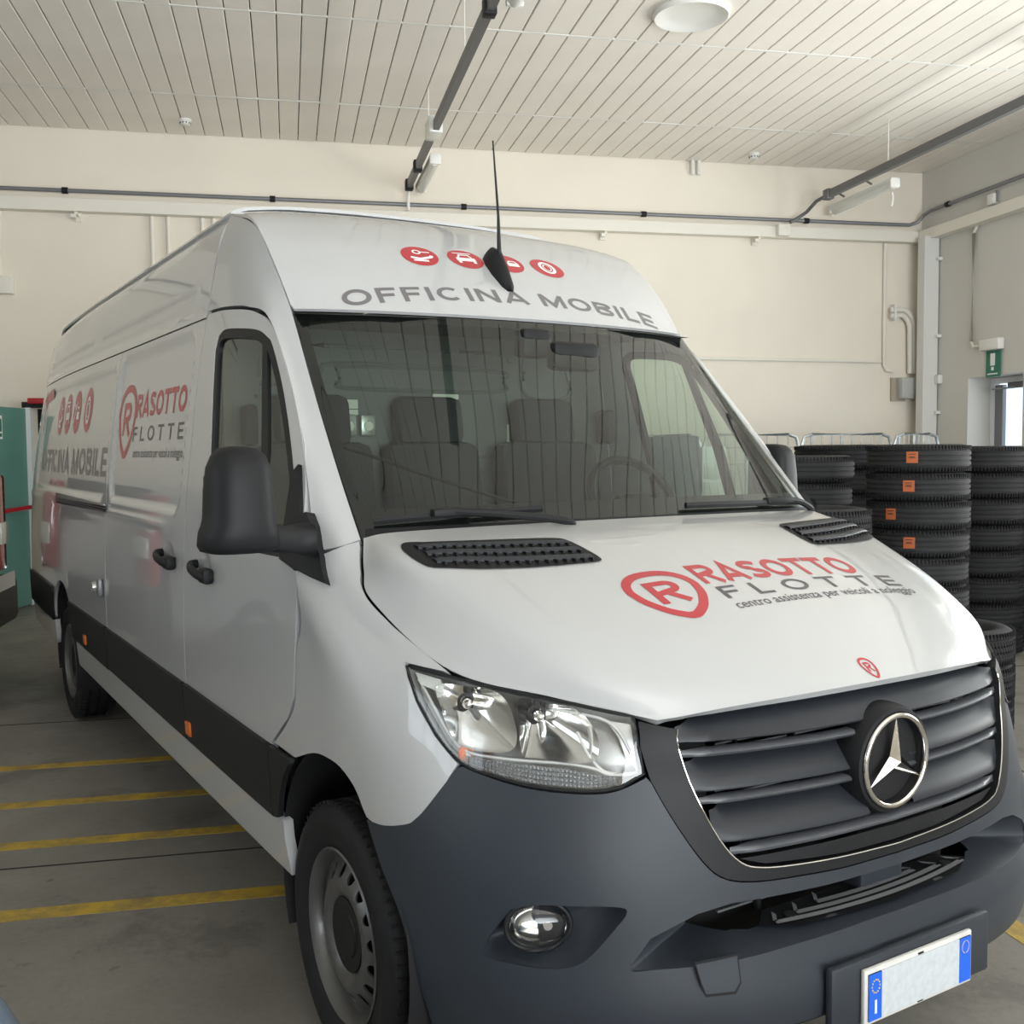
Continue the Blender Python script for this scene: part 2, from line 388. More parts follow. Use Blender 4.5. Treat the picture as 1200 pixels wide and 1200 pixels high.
HOOD = Grid(range(-4, 5), range(6), [[(-x, y, z) for x, y, z in R[:0:-1]]+list(R) for R in [
 [(0, .935, 1.420), (.30, .952, 1.418), (.60, .992, 1.413), (.80, 1.030, 1.406), (.855, 1.075, 1.392)],
 [(0, .745, 1.382), (.30, .762, 1.380), (.60, .800, 1.373), (.815, .860, 1.362), (.890, 1.000, 1.312)],
 [(0, .520, 1.307), (.28, .532, 1.306), (.57, .572, 1.300), (.782, .665, 1.293), (.912, .905, 1.245)],
 [(0, .300, 1.214), (.26, .312, 1.212), (.52, .350, 1.207), (.728, .460, 1.214), (.868, .585, 1.122)],
 [(0, .150, 1.128), (.24, .163, 1.126), (.47, .202, 1.122), (.655, .285, 1.130), (.735, .345, 1.088)],
 [(0, .084, 1.083), (.22, .094, 1.080), (.43, .133, 1.068), (.525, .162, 1.056), (.575, .185, 1.050)]]])
def hoodf(UV): return HOOD(UV[:, 0], UV[:, 1])
fy = (0, .09, .40, .74, 1.0); fx = (0, .35, .70, .90, 1.0)
def cross_row(c, e, dz=0.0): return [(e[0]*fx[i], c[1]+(e[1]-c[1])*fy[i], c[2]+(e[2]-c[2])*fy[i]) for i in range(5)]
def mirrored(R): return [[(-x, y, z) for x, y, z in r[:0:-1]]+list(r) for r in R]
WS = Grid(range(-4, 5), (0, 1, 2, 3), mirrored([cross_row((0, .90, 1.375), (.860, 1.055, 1.365)), cross_row((0, 1.125, 1.613), (.846, 1.285, 1.60)), cross_row((0, 1.358, 1.845), (.827, 1.51, 1.84)), cross_row((0, 1.59, 2.072), (.806, 1.722, 2.072))]))
CAP = Grid(range(-4, 5), range(5), mirrored([cross_row((0, 1.593, 2.078), (.806, 1.726, 2.078)), cross_row((0, 1.745, 2.228), (.814, 1.845, 2.225)), cross_row((0, 1.945, 2.385), (.815, 1.98, 2.355)),
  [(x, y, z) for x, y, z in ((0, 2.19, 2.505), (.30, 2.19, 2.502), (.60, 2.18, 2.488), (.745, 2.16, 2.468), (.806, 2.13, 2.446))],
  [(0, 2.55, 2.580), (.30, 2.55, 2.578), (.58, 2.54, 2.566), (.72, 2.5, 2.545), (.785, 2.42, 2.516)]]))
def wsf(UV): return WS(UV[:, 0], UV[:, 1])
def capf(UV): return CAP(UV[:, 0], UV[:, 1])
DOORSEAM = [(1.235, 1.40), (1.276, 1.502), (1.316, 1.573), (1.36, 1.646), (1.467, 1.76), (1.584, 1.882), (1.664, 1.967), (1.766, 2.044), (1.854, 2.078), (1.948, 2.10), (2.128, 2.121), (2.30, 2.131), (2.385, 2.134)]
def sp(y, z): return (float(S(np.array([y]), np.array([z]))[0]), y, z)
# A-pillar and the frame above the door: glass edge -> mid -> door seam
PIL = Grid((0, 1, 2), range(7), [
 [(.860, 1.072, 1.382), (.915, 1.094, 1.364), (.957, 1.172, 1.346)],
 [(.850, 1.245, 1.56), (.896, 1.270, 1.555), sp(1.315, 1.575)],
 [(.832, 1.475, 1.805), (.866, 1.500, 1.80), sp(1.52, 1.818)],
 [(.808, 1.724, 2.075), (.842, 1.755, 2.065), sp(1.766, 2.049)],
 [(.815, 1.865, 2.240), (.848, 1.935, 2.20), sp(1.948, 2.106)],
 [(.810, 2.06, 2.405), (.848, 2.14, 2.31), sp(2.16, 2.129)],
 [(.785, 2.42, 2.516), (.843, 2.39, 2.36), sp(2.387, 2.140)]])
def pilf(s): return lambda UV: PIL(UV[:, 0], UV[:, 1])*np.array([s, 1, 1])
def circ(cy, cz, r, a0, a1, n): return [(cy+r*math.cos(math.radians(a0+(a1-a0)*i/n)), cz+r*math.sin(math.radians(a0+(a1-a0)*i/n))) for i in range(n+1)]

# ================================================================== THE HALL
def struct(o): o['kind'] = 'structure'; return o
floor = struct(rbox((A0+A1)/2, (B0+B1)/2-1.5, -.05, A1-A0+1.2, B1-B0+5, .1).build('floor', 'floor', smooth=False))
def strip(name, a0, a1, b0, b1, m, h=.0015): return rbox((a0+a1)/2, (b0+b1)/2, h/2, a1-a0, b1-b0, h).build(name, m, floor, smooth=False)
for b_, w_ in ((1.80, .095), (2.50, .085), (3.04, .085), (3.66, .08)): strip('painted_line', -7.0, .6, b_-w_/2, b_+w_/2, 'yellow')
strip('painted_line', .955, 1.05, -1.5, 3.2, 'yellow')
for b_, w_ in ((2.25, .012), (4.6, .012), (-.6, .012)): strip('expansion_joint', A0, A1, b_-w_/2, b_+w_/2, 'dark', .001)
for a_ in (-4.2, 2.2): strip('expansion_joint', a_-.006, a_+.006, B0, B1, 'dark', .0008)

def wall(name, fixed, axis, lo, hi, z1, thick, holes, m='wall'):
    """wall in plane a=fixed or b=fixed, thickness outward (sign of thick), rectangular openings (s0,s1,z0,z1)"""
    mb = MB(); ss = sorted({lo, hi}|{h[i] for h in holes for i in (0, 1)}); zs = sorted({0, z1}|{h[i] for h in holes for i in (2, 3)})
    for s0, s1 in zip(ss, ss[1:]):
        for z0, z2 in zip(zs, zs[1:]):
            if any(h[0] <= s0 and s1 <= h[1] and h[2] <= z0 and z2 <= h[3] for h in holes): continue
            if axis == 'a': c, sz = rm(fixed+thick/2, (s0+s1)/2, (z0+z2)/2), (abs(thick), s1-s0, z2-z0)
            else: c, sz = rm((s0+s1)/2, fixed+thick/2, (z0+z2)/2), (s1-s0, abs(thick), z2-z0)
            mb.box(c, sz, ROOM_AX)
    return struct(mb.build(name, m, smooth=False))
wall_back = wall('wall_back', B1, 'b', A0-.2, A1+.45, CEIL+.1, .25, [(-4.05, -3.0, 0, 2.12)])
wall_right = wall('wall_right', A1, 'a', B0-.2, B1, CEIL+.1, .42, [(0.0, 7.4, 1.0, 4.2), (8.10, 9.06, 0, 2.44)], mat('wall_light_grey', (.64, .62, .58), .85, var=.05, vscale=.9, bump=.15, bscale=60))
wall_front = wall('wall_front', B0, 'b', A0-.2, A1+.45, CEIL+.1, -.3, [(-1.9, 5.5, 0, 4.3)])
wall_left = wall('wall_left', A0, 'a', B0-.2, B1+.25, CEIL+.1, -.2, [(-3.0, 2.0, 1.4, 3.8)], mat('wall_left_paint', (.78, .75, .69), .8))
# dark store room behind the green door
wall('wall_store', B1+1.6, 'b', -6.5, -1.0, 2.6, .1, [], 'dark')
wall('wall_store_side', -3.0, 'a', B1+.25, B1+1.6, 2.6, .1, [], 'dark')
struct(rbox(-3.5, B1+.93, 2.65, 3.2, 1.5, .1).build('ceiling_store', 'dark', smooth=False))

# ceiling: dark void above, one board per slat, white joint bars
ceiling = struct(rbox((A0+A1)/2, (B0+B1)/2, CEIL+.09, A1-A0+.6, B1-B0+.6, .04).build('ceiling', 'dark', smooth=False))
SP = .2; rowsb = [B1, 8.72, 6.62, 4.52, 2.42, .32, -1.78, -3.88, -5.98, B0]
def slat_shape(L):
    w_, t_, c_ = .096, .022, .006
    V = []; 
    for s in (-1, 1): V += [E1*x+E2*(s*L/2)+Vector((0, 0, z)) for x, z in ((-w_, t_), (-w_, c_), (-w_+c_, 0), (w_-c_, 0), (w_, c_), (w_, t_))]
    F = [(i, i+1, i+7, i+6) for i in range(5)]+[(0, 6, 11, 5), (5, 4, 3, 2, 1, 0), (6, 7, 8, 9, 10, 11)]
    return V, F
rest = MB(); proto = {}
na = int((A1-A0)/SP)
for r_ in range(len(rowsb)-1):
    L = rowsb[r_]-rowsb[r_+1]-.03; bc = (rowsb[r_]+rowsb[r_+1])/2
    V, F = slat_shape(L)
    for i in range(na):
        a = A1-.1-SP*i; p_ = rm(a, bc, CEIL+random.uniform(-.002, .002))
        vis = (r_ == 0 and a > -4.9) or (r_ == 1 and a > -4.4) or (r_ == 2 and -3.4 < a < 5.6)
        if vis:
            if r_ not in proto: proto[r_] = (mk('ceiling_slat', [v+p_ for v in V], F, 'slat', ceiling, False), p_)
            else:
                o = proto[r_][0].copy(); C.objects.link(o); o.location = Vector(proto[r_][0].location)+(p_-proto[r_][1])
        else: rest.add([v+p_ for v in V], F)
tag(rest.build('ceiling_slat_remainder', 'slat', ceiling, smooth=False), kind='stuff')
for b_ in rowsb[1:-1]: rbox((A0+A1)/2, b_, CEIL+.004, A1-A0, .028, .012).build('joint_bar', 'tbar', ceiling, smooth=False)

# window with mullions in the right wall (outside the frame, lights the bonnet)
win1 = struct(MB().box(rm(A1+.2, 3.7, 1.03), (.12, 7.4, .06), ROOM_AX).box(rm(A1+.2, 3.7, 4.17), (.12, 7.4, .06), ROOM_AX).build('window_1', 'alu', smooth=False))
for i in range(9): rbox(A1+.2, i*.925, 2.6, .1, .07, 3.2).build('mullion', 'alu', win1, smooth=False)
for i in range(8):
    for z_ in (1.8, 3.4): rbox(A1+.2, .46+i*.925, z_, .012, .85, 1.5).build('pane', 'pane', win1, smooth=False)
rbox(A1+.2, 3.7, 2.6, .1, 7.4, .07).build('transom', 'alu', win1, smooth=False)
# added window in the unseen left wall, made up to brighten the van's side
fill_win = struct(MB().box(rm(A0-.1, -.5, 1.43), (.12, 5.0, .06), ROOM_AX).box(rm(A0-.1, -.5, 3.77), (.12, 5.0, .06), ROOM_AX).build('fill_window', 'alu', smooth=False))
for i in range(6): rbox(A0-.1, -3.0+i, 2.6, .1, .07, 2.4).build('mullion', 'alu', fill_win, smooth=False)
for i in range(5): rbox(A0-.1, -2.5+i, 2.6, .012, .92, 2.3).build('pane', 'pane', fill_win, smooth=False)
# glazed door in the right wall
door1 = struct(rbox(A1+.34, 8.58, 2.40, .07, .96, .07).build('door_1', 'alu', smooth=False))
for b_ in (8.135, 9.02): rbox(A1+.34, b_, 1.2, .08, .07, 2.36).build('jamb', 'alu', door1, smooth=False)
rbox(A1+.34, 8.92, 1.2, .05, .14, 2.3).build('door_stile', 'pipe', door1, smooth=False)
rbox(A1+.34, 8.50, 1.2, .012, .68, 2.3).build('pane', 'pane', door1, smooth=False)
rbox(A1+.27, 8.5, 2.33, .07, .34, .07, .01).build('door_closer', 'track', door1)
MB().tube([rm(A1+.24, 8.55, 2.30), rm(A1+.10, 8.75, 2.29), rm(A1+.27, 8.95, 2.31)], .012, 6).build('closer_arm', 'galv', door1)
# green steel door standing open by the back wall
hx, hb = -4.10, B1-.02; ex, eb = -4.36, 8.96
ld = Vector((ex-hx, eb-hb, 0)); ll = ld.length; ldw = (E1*ld.x+E2*ld.y).normalized(); lnw = Vector((0, 0, 1)).cross(ldw)
gax = (ldw, lnw, Vector((0, 0, 1)))
if lnw.dot(E1) < 0: lnw = -lnw; gax = (ldw, lnw, Vector((0, 0, 1)))
gc = rm(hx, hb)+ldw*(ll/2)
door2 = struct(MB().box(gc+Vector((0, 0, 1.06)), (ll, .05, 2.1), gax).build('door_2', 'greendoor', smooth=False))
MB().tube([gc+ldw*(-.43)+lnw*.09+Vector((0, 0, 1.06)), gc+ldw*.45+lnw*.09+Vector((0, 0, 1.04))], .024, 10).build('panic_bar', 'redbar', door2)
MB().box(gc+ldw*.18+lnw*.028+Vector((0, 0, 1.9)), (.30, .006, .24), gax).build('sign_panel', 'white_film', door2, smooth=False)
MB().box(gc+ldw*.18+lnw*.033+Vector((0, 0, 1.92)), (.26, .006, .13), gax).build('sign_field', 'greensign', door2, smooth=False)
MB().box(gc+ldw*.18+lnw*.033+Vector((0, 0, 1.82)), (.26, .006, .035), gax).build('sign_field', 'greensign', door2, smooth=False)
MB().box(gc+ldw*.14+lnw*.038+Vector((0, 0, 1.92)), (.07, .004, .10), gax).build('sign_mark', 'white_film', door2, smooth=False)
rbox(-4.075, B1-.04, 1.06, .055, .12, 2.12).build('door_frame', 'alu', door2, smooth=False)
rbox(-3.53, B1-.04, 2.15, 1.2, .12, .06).build('door_header', 'satin', door2, smooth=False)
rbox(-3.95, B1-.12, 2.19, .22, .08, .06, .01).build('door_closer', 'redbar', door2)

# ------------------------------------------------------------------ services on the back and right wall
def tubes(name, paths, r, m, label, cat, parent=None, n=10):
    mb = MB()
    for pth in paths: mb.tube([rm(*q) for q in pth], r, n)
    o = mb.build(name, m, parent)
    return tag(o, label, cat) if label else o
bp_ = B1-.07
pipe1 = tubes('conduit_pipe', [[(A0+.05, bp_, 4.43), (6.40, bp_, 4.43), (6.50, bp_-.03, 4.46), (6.54, bp_-.08, 4.53)]], .022, 'pipe', 'thin grey steel conduit running high along the back wall above the white tray', 'conduit')
pipe2 = tubes('conduit_pipe', [[(6.54, bp_-.085, 4.535), (A1-.06, bp_-.2, 4.57), (A1-.06, -2, 4.57)]], .022, 'pipe', 'thin grey steel conduit running high along the right wall', 'conduit')
for a_ in (-3.63, -1.47, .68, 2.86, 4.98): MB().tube([rm(a_-.03, bp_, 4.43), rm(a_+.03, bp_, 4.43)], .034, 10).build('coupling', 'black', pipe1)
MB().tube([rm(A1-.06, 9.45, 4.57), rm(A1-.06, 9.39, 4.57)], .034, 10).build('coupling', 'black', pipe2)
tray = tag(rbox((A0+A1)/2, B1-.07, 4.27, A1-A0, .13, .13).build('cable_tray', 'wallpaint', smooth=False), 'long white cable trunking on the back wall under the grey conduit', 'cable tray')
tag(rbox(A1-.07, (B0+B1)/2, 4.27, .13, B1-B0-.3, .13).build('cable_tray', 'wallpaint', smooth=False), 'white cable trunking along the right wall by the exit door', 'cable tray')
def bracket(a):
    b = MB(); b.box(rm(a, B1-.015, 4.20), (.06, .03, .17), ROOM_AX); b.box(rm(a, B1-.09, 4.175), (.03, .17, .03), ROOM_AX); b.box(rm(a-.03, B1-.15, 4.15), (.05, .04, .04), ROOM_AX); return b
for a_ in (-3.51, -.36, 2.36, 4.31): bracket(a_).build('bracket', 'wallpaint', tray, smooth=False)
rbox(4.62, B1-.17, 4.28, .16, .09, .14, .01).build('junction_box', 'wallpaint', tray)
for a_, z0, z1, lab in ((-2.76, 1.2, 4.2, 'white vertical conduit on the back wall, first of four left behind the van roof'), (-2.59, 1.2, 4.2, 'white vertical conduit on the back wall, second of four behind the van roof'), (-2.23, 1.2, 4.2, 'white vertical conduit on the back wall, third of four behind the van roof'), (-2.11, 1.2, 4.2, 'white vertical conduit on the back wall, fourth of four behind the van roof')):
    tubes('surface_conduit', [[(a_, B1-.03, z0), (a_, B1-.03, z1)]], .022, 'wallpaint', lab, 'conduit', n=8)
cb = tubes('surface_conduit', [[(-4.31, B1-.03, 3.5), (-4.33, B1-.03, 3.75), (-4.30, B1-.03, 4.2)]], .026, 'wallpaint', 'white conduit dropping to a small box above the green door', 'conduit')
rbox(-4.33, B1-.05, 3.42, .30, .1, .19, .01).build('junction_box', 'wallpaint', cb)
tubes('surface_conduit', [[(6.09, B1-.03, 4.20), (6.09, B1-.03, 2.66), (6.13, B1-.03, 2.60), (6.22, B1-.03, 2.59)]], .022, 'wallpaint', 'thin white conduit running down the back wall beside the corner column', 'conduit')
tubes('surface_conduit', [[(1.5, B1-.03, 2.74), (6.05, B1-.03, 2.71)]], .02, 'wallpaint', 'thin white horizontal conduit at mid height of the back wall', 'conduit')
bx_ = tag(rbox(6.30, B1-.02, 2.36, .20, .03, .30).build('meter_box', mat('raw_board', (.42, .36, .28), .8), smooth=False), 'grey box on a bare board on the back wall beside the corner column', 'junction box')
rbox(6.38, B1-.10, 2.37, .22, .14, .26, .01).build('box_cover', mat('box_grey', (.45, .45, .43), .5), bx_)
for z_ in (2.34, 2.40): MB().tube([rm(6.48, B1-.09, z_), rm(6.62, B1-.12, z_)], .015, 8).build('cable', 'fixture', bx_)
tag(rbox(5.64, B1-.03, 1.46, .86, .05, .05).build('wall_rail', 'wallpaint', smooth=False), 'short white horizontal rail on the back wall above the tyre stacks', 'rail')
tag(rbox(4.9, B1-.012, 1.0, 2.3, .02, .9).build('wall_board', 'wallpaint', smooth=False), 'flat white board panel low on the back wall behind the barriers', 'panel')
col = tag(rbox(A1-.115, B1-.33, 2.12, .20, .14, 4.22).build('duct_column', mat('duct_white', (.70, .695, .67), .5), smooth=False), 'tall white square duct column standing in the room corner', 'column')
for z_ in (3.95, 3.0, 2.05): rbox(A1-.03, B1-.42, z_, .06, .07, .035).build('clip', 'fixture', col, smooth=False)
cp = empty('curved_conduits', rm(6.3, B1-.05, 3.0), 'pair of thick white conduits curving down beside the corner column', 'conduit')
for k_, dz in ((0, 0), (1, -.075)):
    pts = [(6.15, B1-.06, 3.36+dz), (6.28, B1-.06, 3.37+dz)]+[(6.28+.20*math.sin(t)-(.05*k_*math.sin(t)), B1-.07, 3.17+dz*.9+.20*math.cos(t)) for t in np.linspace(.2, math.pi/2, 7)]+[(6.49-.05*k_, B1-.07, 2.56)]
    MB().tube([rm(*q) for q in pts], .033, 10).build('conduit', 'wallpaint', cp)
rbox(6.20, B1-.06, 3.33, .03, .1, .2).build('clamp', 'fixture', cp, smooth=False)
em = tag(rbox(A1-.05, 8.58, 2.79, .09, .34, .13, .015).build('emergency_light', 'fixture'), 'flat white emergency light box above the exit sign', 'emergency light')
ex_ = tag(rbox(A1-.02, 8.58, 2.57, .015, .24, .30).build('exit_sign', 'greensign', smooth=False), 'green emergency exit sign above the door in the right wall', 'sign')
rbox(A1-.03, 8.58, 2.620, .006, .075, .14).build('sign_mark', 'white_film', ex_, smooth=False)
rbox(A1-.03, 8.58, 2.515, .006, .04, .04).build('sign_mark', 'white_film', ex_, smooth=False)
rbox(A1-.03, 8.58, 2.455, .006, .17, .014).build('sign_mark', 'white_film', ex_, smooth=False)
tubes('surface_conduit', [[(A1-.03, 8.90, 4.20), (A1-.03, 8.96, 4.13), (A1-.03, 8.97, 2.86), (A1-.03, 8.93, 2.80), (A1-.03, 8.75, 2.79)]], .018, 'wallpaint', 'thin white conduit dropping from the trunking to the emergency light', 'conduit')
tag(rbox(A1-.03, 9.60, 2.46, .06, .09, .11, .01).build('wall_switch', 'fixture'), 'small white switch box on the right wall beside the corner column', 'switch')
sb_ = tag(rbox(A1-.04, 8.62, 4.44, .07, .12, .12, .01).build('junction_box', 'fixture'), 'small white junction box above the trunking on the right wall', 'junction box')
MB().tube([rm(A1-.03, 8.56, 4.40), rm(A1-.03, 8.56, 4.53)], .012, 6).build('cable', 'track', sb_)

# ------------------------------------------------------------------ ceiling fittings
def busbar(a, b0, b1, z, label):
    o = tag(rbox(a, (b0+b1)/2, z, .055, b1-b0, .085).build('busbar_track', 'track', smooth=False), label, 'busbar')
    for b_ in np.arange(b0+.8, b1, 2.1): MB().tube([rm(a, b_, z+.04), rm(a, b_, CEIL)], .005, 5).build('hanger', 'fixture', o)
    return o
t1 = busbar(.03, 1.0, 9.80, 4.60, 'grey busbar track hanging under the ceiling above the van roof')
MB().tube([rm(.03, 9.80, 4.60), rm(.03, 9.86, 4.55), rm(.03, 9.90, 4.45), rm(.03, 9.905, 4.345)], .018, 8).build('cable', 'fixture', t1)
for b_ in (9.0, 9.78, 5.0): rbox(.03, b_, 4.60, .09, .10, .12, .01).build('clamp', 'black', t1)
rbox(.03, 7.75, 4.62, .13, .30, .16, .015).build('tap_box', 'diffuser', t1)
t2 = busbar(4.93, 1.0, 9.35, 4.60, 'grey busbar track hanging beside the right wall')
MB().tube([rm(4.93, 9.35, 4.60), rm(4.91, 9.6, 4.58), rm(4.86, 9.75, 4.48), rm(4.75, 9.82, 4.40), rm(4.68, 9.82, 4.37)], .022, 8).build('cable', 'track', t2)
rbox(4.93, 9.35, 4.60, .09, .12, .12, .01).build('clamp', 'track', t2)
rbox(4.98, 5.95, 4.87, .05, .05, .46).build('hanger_post', 'fixture', t2, smooth=False)
def tube_light(a, b0, b1, z, label):
    o = tag(rbox(a, (b0+b1)/2, z+.045, .10, b1-b0, .05, .01).build('fluorescent_light', 'fixture'), label, 'light', 'fluorescent lights on busbar tracks')
    n = 14; V = []; F = []
    for s in (b0+.03, b1-.03):
        V += [rm(a+.062*math.cos(math.pi*k/(n-1)), s, z+.025-.075*math.sin(math.pi*k/(n-1))) for k in range(n)]
    F = [(k, k+1, n+k+1, n+k) for k in range(n-1)]+[tuple(range(n)), tuple(range(2*n-1, n-1, -1))]
    mk('diffuser', V, F, 'diffuser', o, True, None, 50)
    for b_ in (b0+.02, b1-.02): rbox(a, b_, z+.01, .12, .05, .10, .015).build('end_cap', 'fixture', o)
    return o
tube_light(.155, 8.55, 9.75, 4.55, 'closed fluorescent batten at the wall end of the track above the van roof')
tube_light(.16, 3.55, 4.82, 4.57, 'closed fluorescent batten further along the track above the van')
l3 = tube_light(5.27, 8.50, 9.85, 4.53, 'closed fluorescent batten hanging from the track by the right wall')
MB().tube([rm(5.27, 8.56, 4.45), rm(5.28, 8.56, 4.38), rm(5.27, 8.57, 4.30)], .012, 6).build('pull_cord', 'fixture', l3)
for b_ in (8.9, 9.5): MB().tube([rm(4.975, b_, 4.64), rm(5.06, b_, 4.70), rm(5.22, b_, 4.62)], .012, 6).build('cable', 'track', l3)
rc = MB(); rc.lathe([(-.001, .30), (-.03, .306), (-.046, .292), (-.040, .27), (-.022, .235), (-.010, .17), (-.005, .08), (-.004, .0)], rm(1.86, 5.97, CEIL), (0, 0, 1), 48)
tag(rc.build('round_diffuser', 'fixture'), 'round white concave fitting recessed in the slatted ceiling', 'ceiling fitting')
def detector(a, b, label):
    o = tag(MB().lathe([(0, 0), (0, .065), (-.025, .065), (-.03, .055), (-.055, .052), (-.062, .04), (-.062, 0)], rm(a, b, CEIL), (0, 0, 1), 24).build('smoke_detector', 'fixture'), label, 'smoke detector')
    mb = MB()
    for k in range(10):
        t = 2*math.pi*k/10; mb.box(rm(a+.053*math.cos(t), b+.053*math.sin(t), CEIL-.043), (.012, .012, .012), ROOM_AX)
    mb.build('vent_ring', 'dark', o, smooth=False)
detector(-2.34, 9.5, 'white smoke detector on the ceiling above the van rear'); detector(4.1, 9.6, 'white smoke detector on the ceiling near the right track')
ps = tag(MB().tube([rm(3.49, B1-.05, 5.1), rm(3.49, B1-.05, 4.93)], .025, 8).tube([rm(3.57, B1-.05, 5.1), rm(3.57, B1-.05, 4.93)], .025, 8).build('pipe_stub', 'fixture'), 'two short white pipe stubs where the back wall meets the ceiling', 'pipe')

# ================================================================== THE VAN
van = empty('delivery_van', (0, 3.45, 0), 'white high-roof panel van with red and grey company lettering and dark grey bumper', 'van')
van.location = VR @ Vector((0, 3.45, 0)); van.rotation_euler.z = PHI      # parts below are given in the van's own frame
def mir(poly): return [(-a, b) for a, b in poly][::-1]
# ---- hood
panel('hood', van, hoodf, [(-3.97, .02), (3.97, .02), (3.97, 4.98), (-3.97, 4.98)], 'paint', step=.11, thick=.018, key='hood', out_ref=(0, -.5, 1))
# ---- front bumper
SO = [(0, .694), (.129, .694), (.654, .694), (1.067, .698), (1.621, .705), (1.93, .721), (2.119, .758), (2.345, .842), (2.543, .929), (2.59, .939)]
HLB = [(2.60, .936), (2.854, .914), (3.137, .905), (3.724, .907), (4.215, .918), (4.70, .934)]
FB = [(4.76, .930), (5.268, .833), (5.50, .797), (5.666, .780), (6.14, .753), (6.58, .741)]
AR = [(6.50, .715), (6.261, .647), (5.937, .57), (5.731, .471), (5.636, .357), (5.60, .30)]
BO = [(5.0, .315), (4, .345), (3, .382), (2, .398), (1, .402), (0, .402)]
half = spline(SO[:-1], 4)+[SO[-1]]+spline(HLB, 4)+spline(FB, 4)+spline(AR, 4)+BO
outl = half+[(-a, b) for a, b in half[::-1] if a > 1e-6]
FOG = [(4.521, .564), (4.281, .625), (4.049, .663), (3.773, .678), (3.3, .683), (2.96, .685), (2.92, .668), (3.123, .619), (3.40, .567), (3.656, .550), (3.997, .546), (4.366, .548)]
INT = [(0, .668), (.912, .668), (1.50, .670), (1.892, .671), (2.233, .658), (2.711, .616), (2.95, .565), (2.93, .553), (2.435, .552), (2.011, .552), (1.273, .560), (.483, .566), (0, .567)]
inth = INT+[(-a, b) for a, b in INT[::-1] if a > 1e-6]
fogr = spline(FOG, 3, True)
def bumper_lift(UV):
    t, z = np.abs(UV[:, 0]), UV[:, 1]
    # soft moulded frame round the fog lamp and a step line above the lower beam
    d = rrect(t*.16, z, 2.78*.16, 4.75*.16, .525, .715, .05, .045)-1.0*rrect(t*.16, z, 2.95*.16, 4.5*.16, .55, .69, .05, .03)
    return .009*d+.012*sstep((.525-z)/.03)*sstep((t-.2)/.3)*sstep((5.4-t)/.6)
bump = panel('front_bumper', van, Wf, outl, 'bumper', holes=[fogr, mir(fogr), inth], step=.020, scale=(.165, 1), thick=.02, key='bumper', out_ref=(0, -1, 0), lift=bumper_lift)
# lower lip turned under, set back
BL = [(5.5, .30), (4.9, .31), (4, .342), (3, .378), (2, .395), (1, .398), (0, .398)]
BLf = BL+[(-a, b) for a, b in BL[::-1] if a > 1e-6]
P_ = Wf(np.array(BLf)); V = []; k = len(P_)
for dy, dz in ((.004, .004), (.02, -.012), (.09, -.02), (.12, -.10)): V += [(q[0]*.985, q[1]+dy, q[2]+dz) for q in P_]
mk('lower_valance', V, [(r*k+i, r*k+i+1, (r+1)*k+i+1, (r+1)*k+i) for r in range(3) for i in range(k-1)], 'black', van)
# fog pockets and lamps
for s in (-1, 1):
    Pf = wrap(s)(np.array(fogr)); c = Pf.mean(0); n = len(Pf); loops = []
    for sc_, dp in ((1, 0), (.96, .012), (.86, .05), (.5, .055), (.02, .055)):
        q = c+(Pf-c)*sc_; q[:, 1] += dp; q[:, 0] -= s*dp*.45; loops.append(q)
    V = [tuple(v) for L in loops for v in L]; F = [(r*n+i, r*n+(i+1) % n, (r+1)*n+(i+1) % n, (r+1)*n+i) for r in range(4) for i in range(n)]
    pk = mk('fog_lamp_pocket', V, F, 'bumper', van)
    lc = Vector((s*.808, .296, .622)); dr = Vector((s*.42, -.90, .0)).normalized(); xa = Vector((0, 0, 1)).cross(dr).normalized(); za = Vector((0, 0, 1))
    def dome(rx, rz, d0, d1, nn=28, mm=7):
        V = []; F = []
        for i in range(mm+1):
            a = i/mm*math.pi/2
            for j in range(nn):
                t = 2*math.pi*j/nn; V.append(lc+xa*(rx*math.cos(a)*math.cos(t))+za*(rz*math.cos(a)*math.sin(t))+dr*(d0+d1*math.sin(a)))
        for i in range(mm):
            for j in range(nn): F.append((i*nn+j, i*nn+(j+1) % nn, (i+1)*nn+(j+1) % nn, (i+1)*nn+j))
        return V, F
    fl_ = mk('fog_lamp', *dome(.066, .050, .0, -.045), 'reflector', van)
    V1 = []; 
    mk('fog_lens', *dome(.067, .051, .002, .028), 'lens', fl_)
    mb = MB(); mb.tube([lc+xa*(.069*math.cos(t))+za*(.053*math.sin(t)) for t in np.linspace(0, 2*math.pi, 29)[:-1]], .006, 8, closed=True); mb.build('fog_bezel', 'satin', fl_)
    mb = MB(); mb.tube([lc+xa*(.02)-dr*.03, lc+xa*.02+dr*.005], .010, 10); mb.build('bulb_cap', 'chrome', fl_)
    mk('shade_plate', [lc+xa*(s*-.005)+za*.045-dr*.02, lc+xa*(s*-.062)+za*.01-dr*.005, lc+xa*(s*-.055)-za*.03-dr*.005, lc+xa*(s*-.005)-za*.048-dr*.02], [(0, 1, 2, 3)], 'satin', fl_, False)
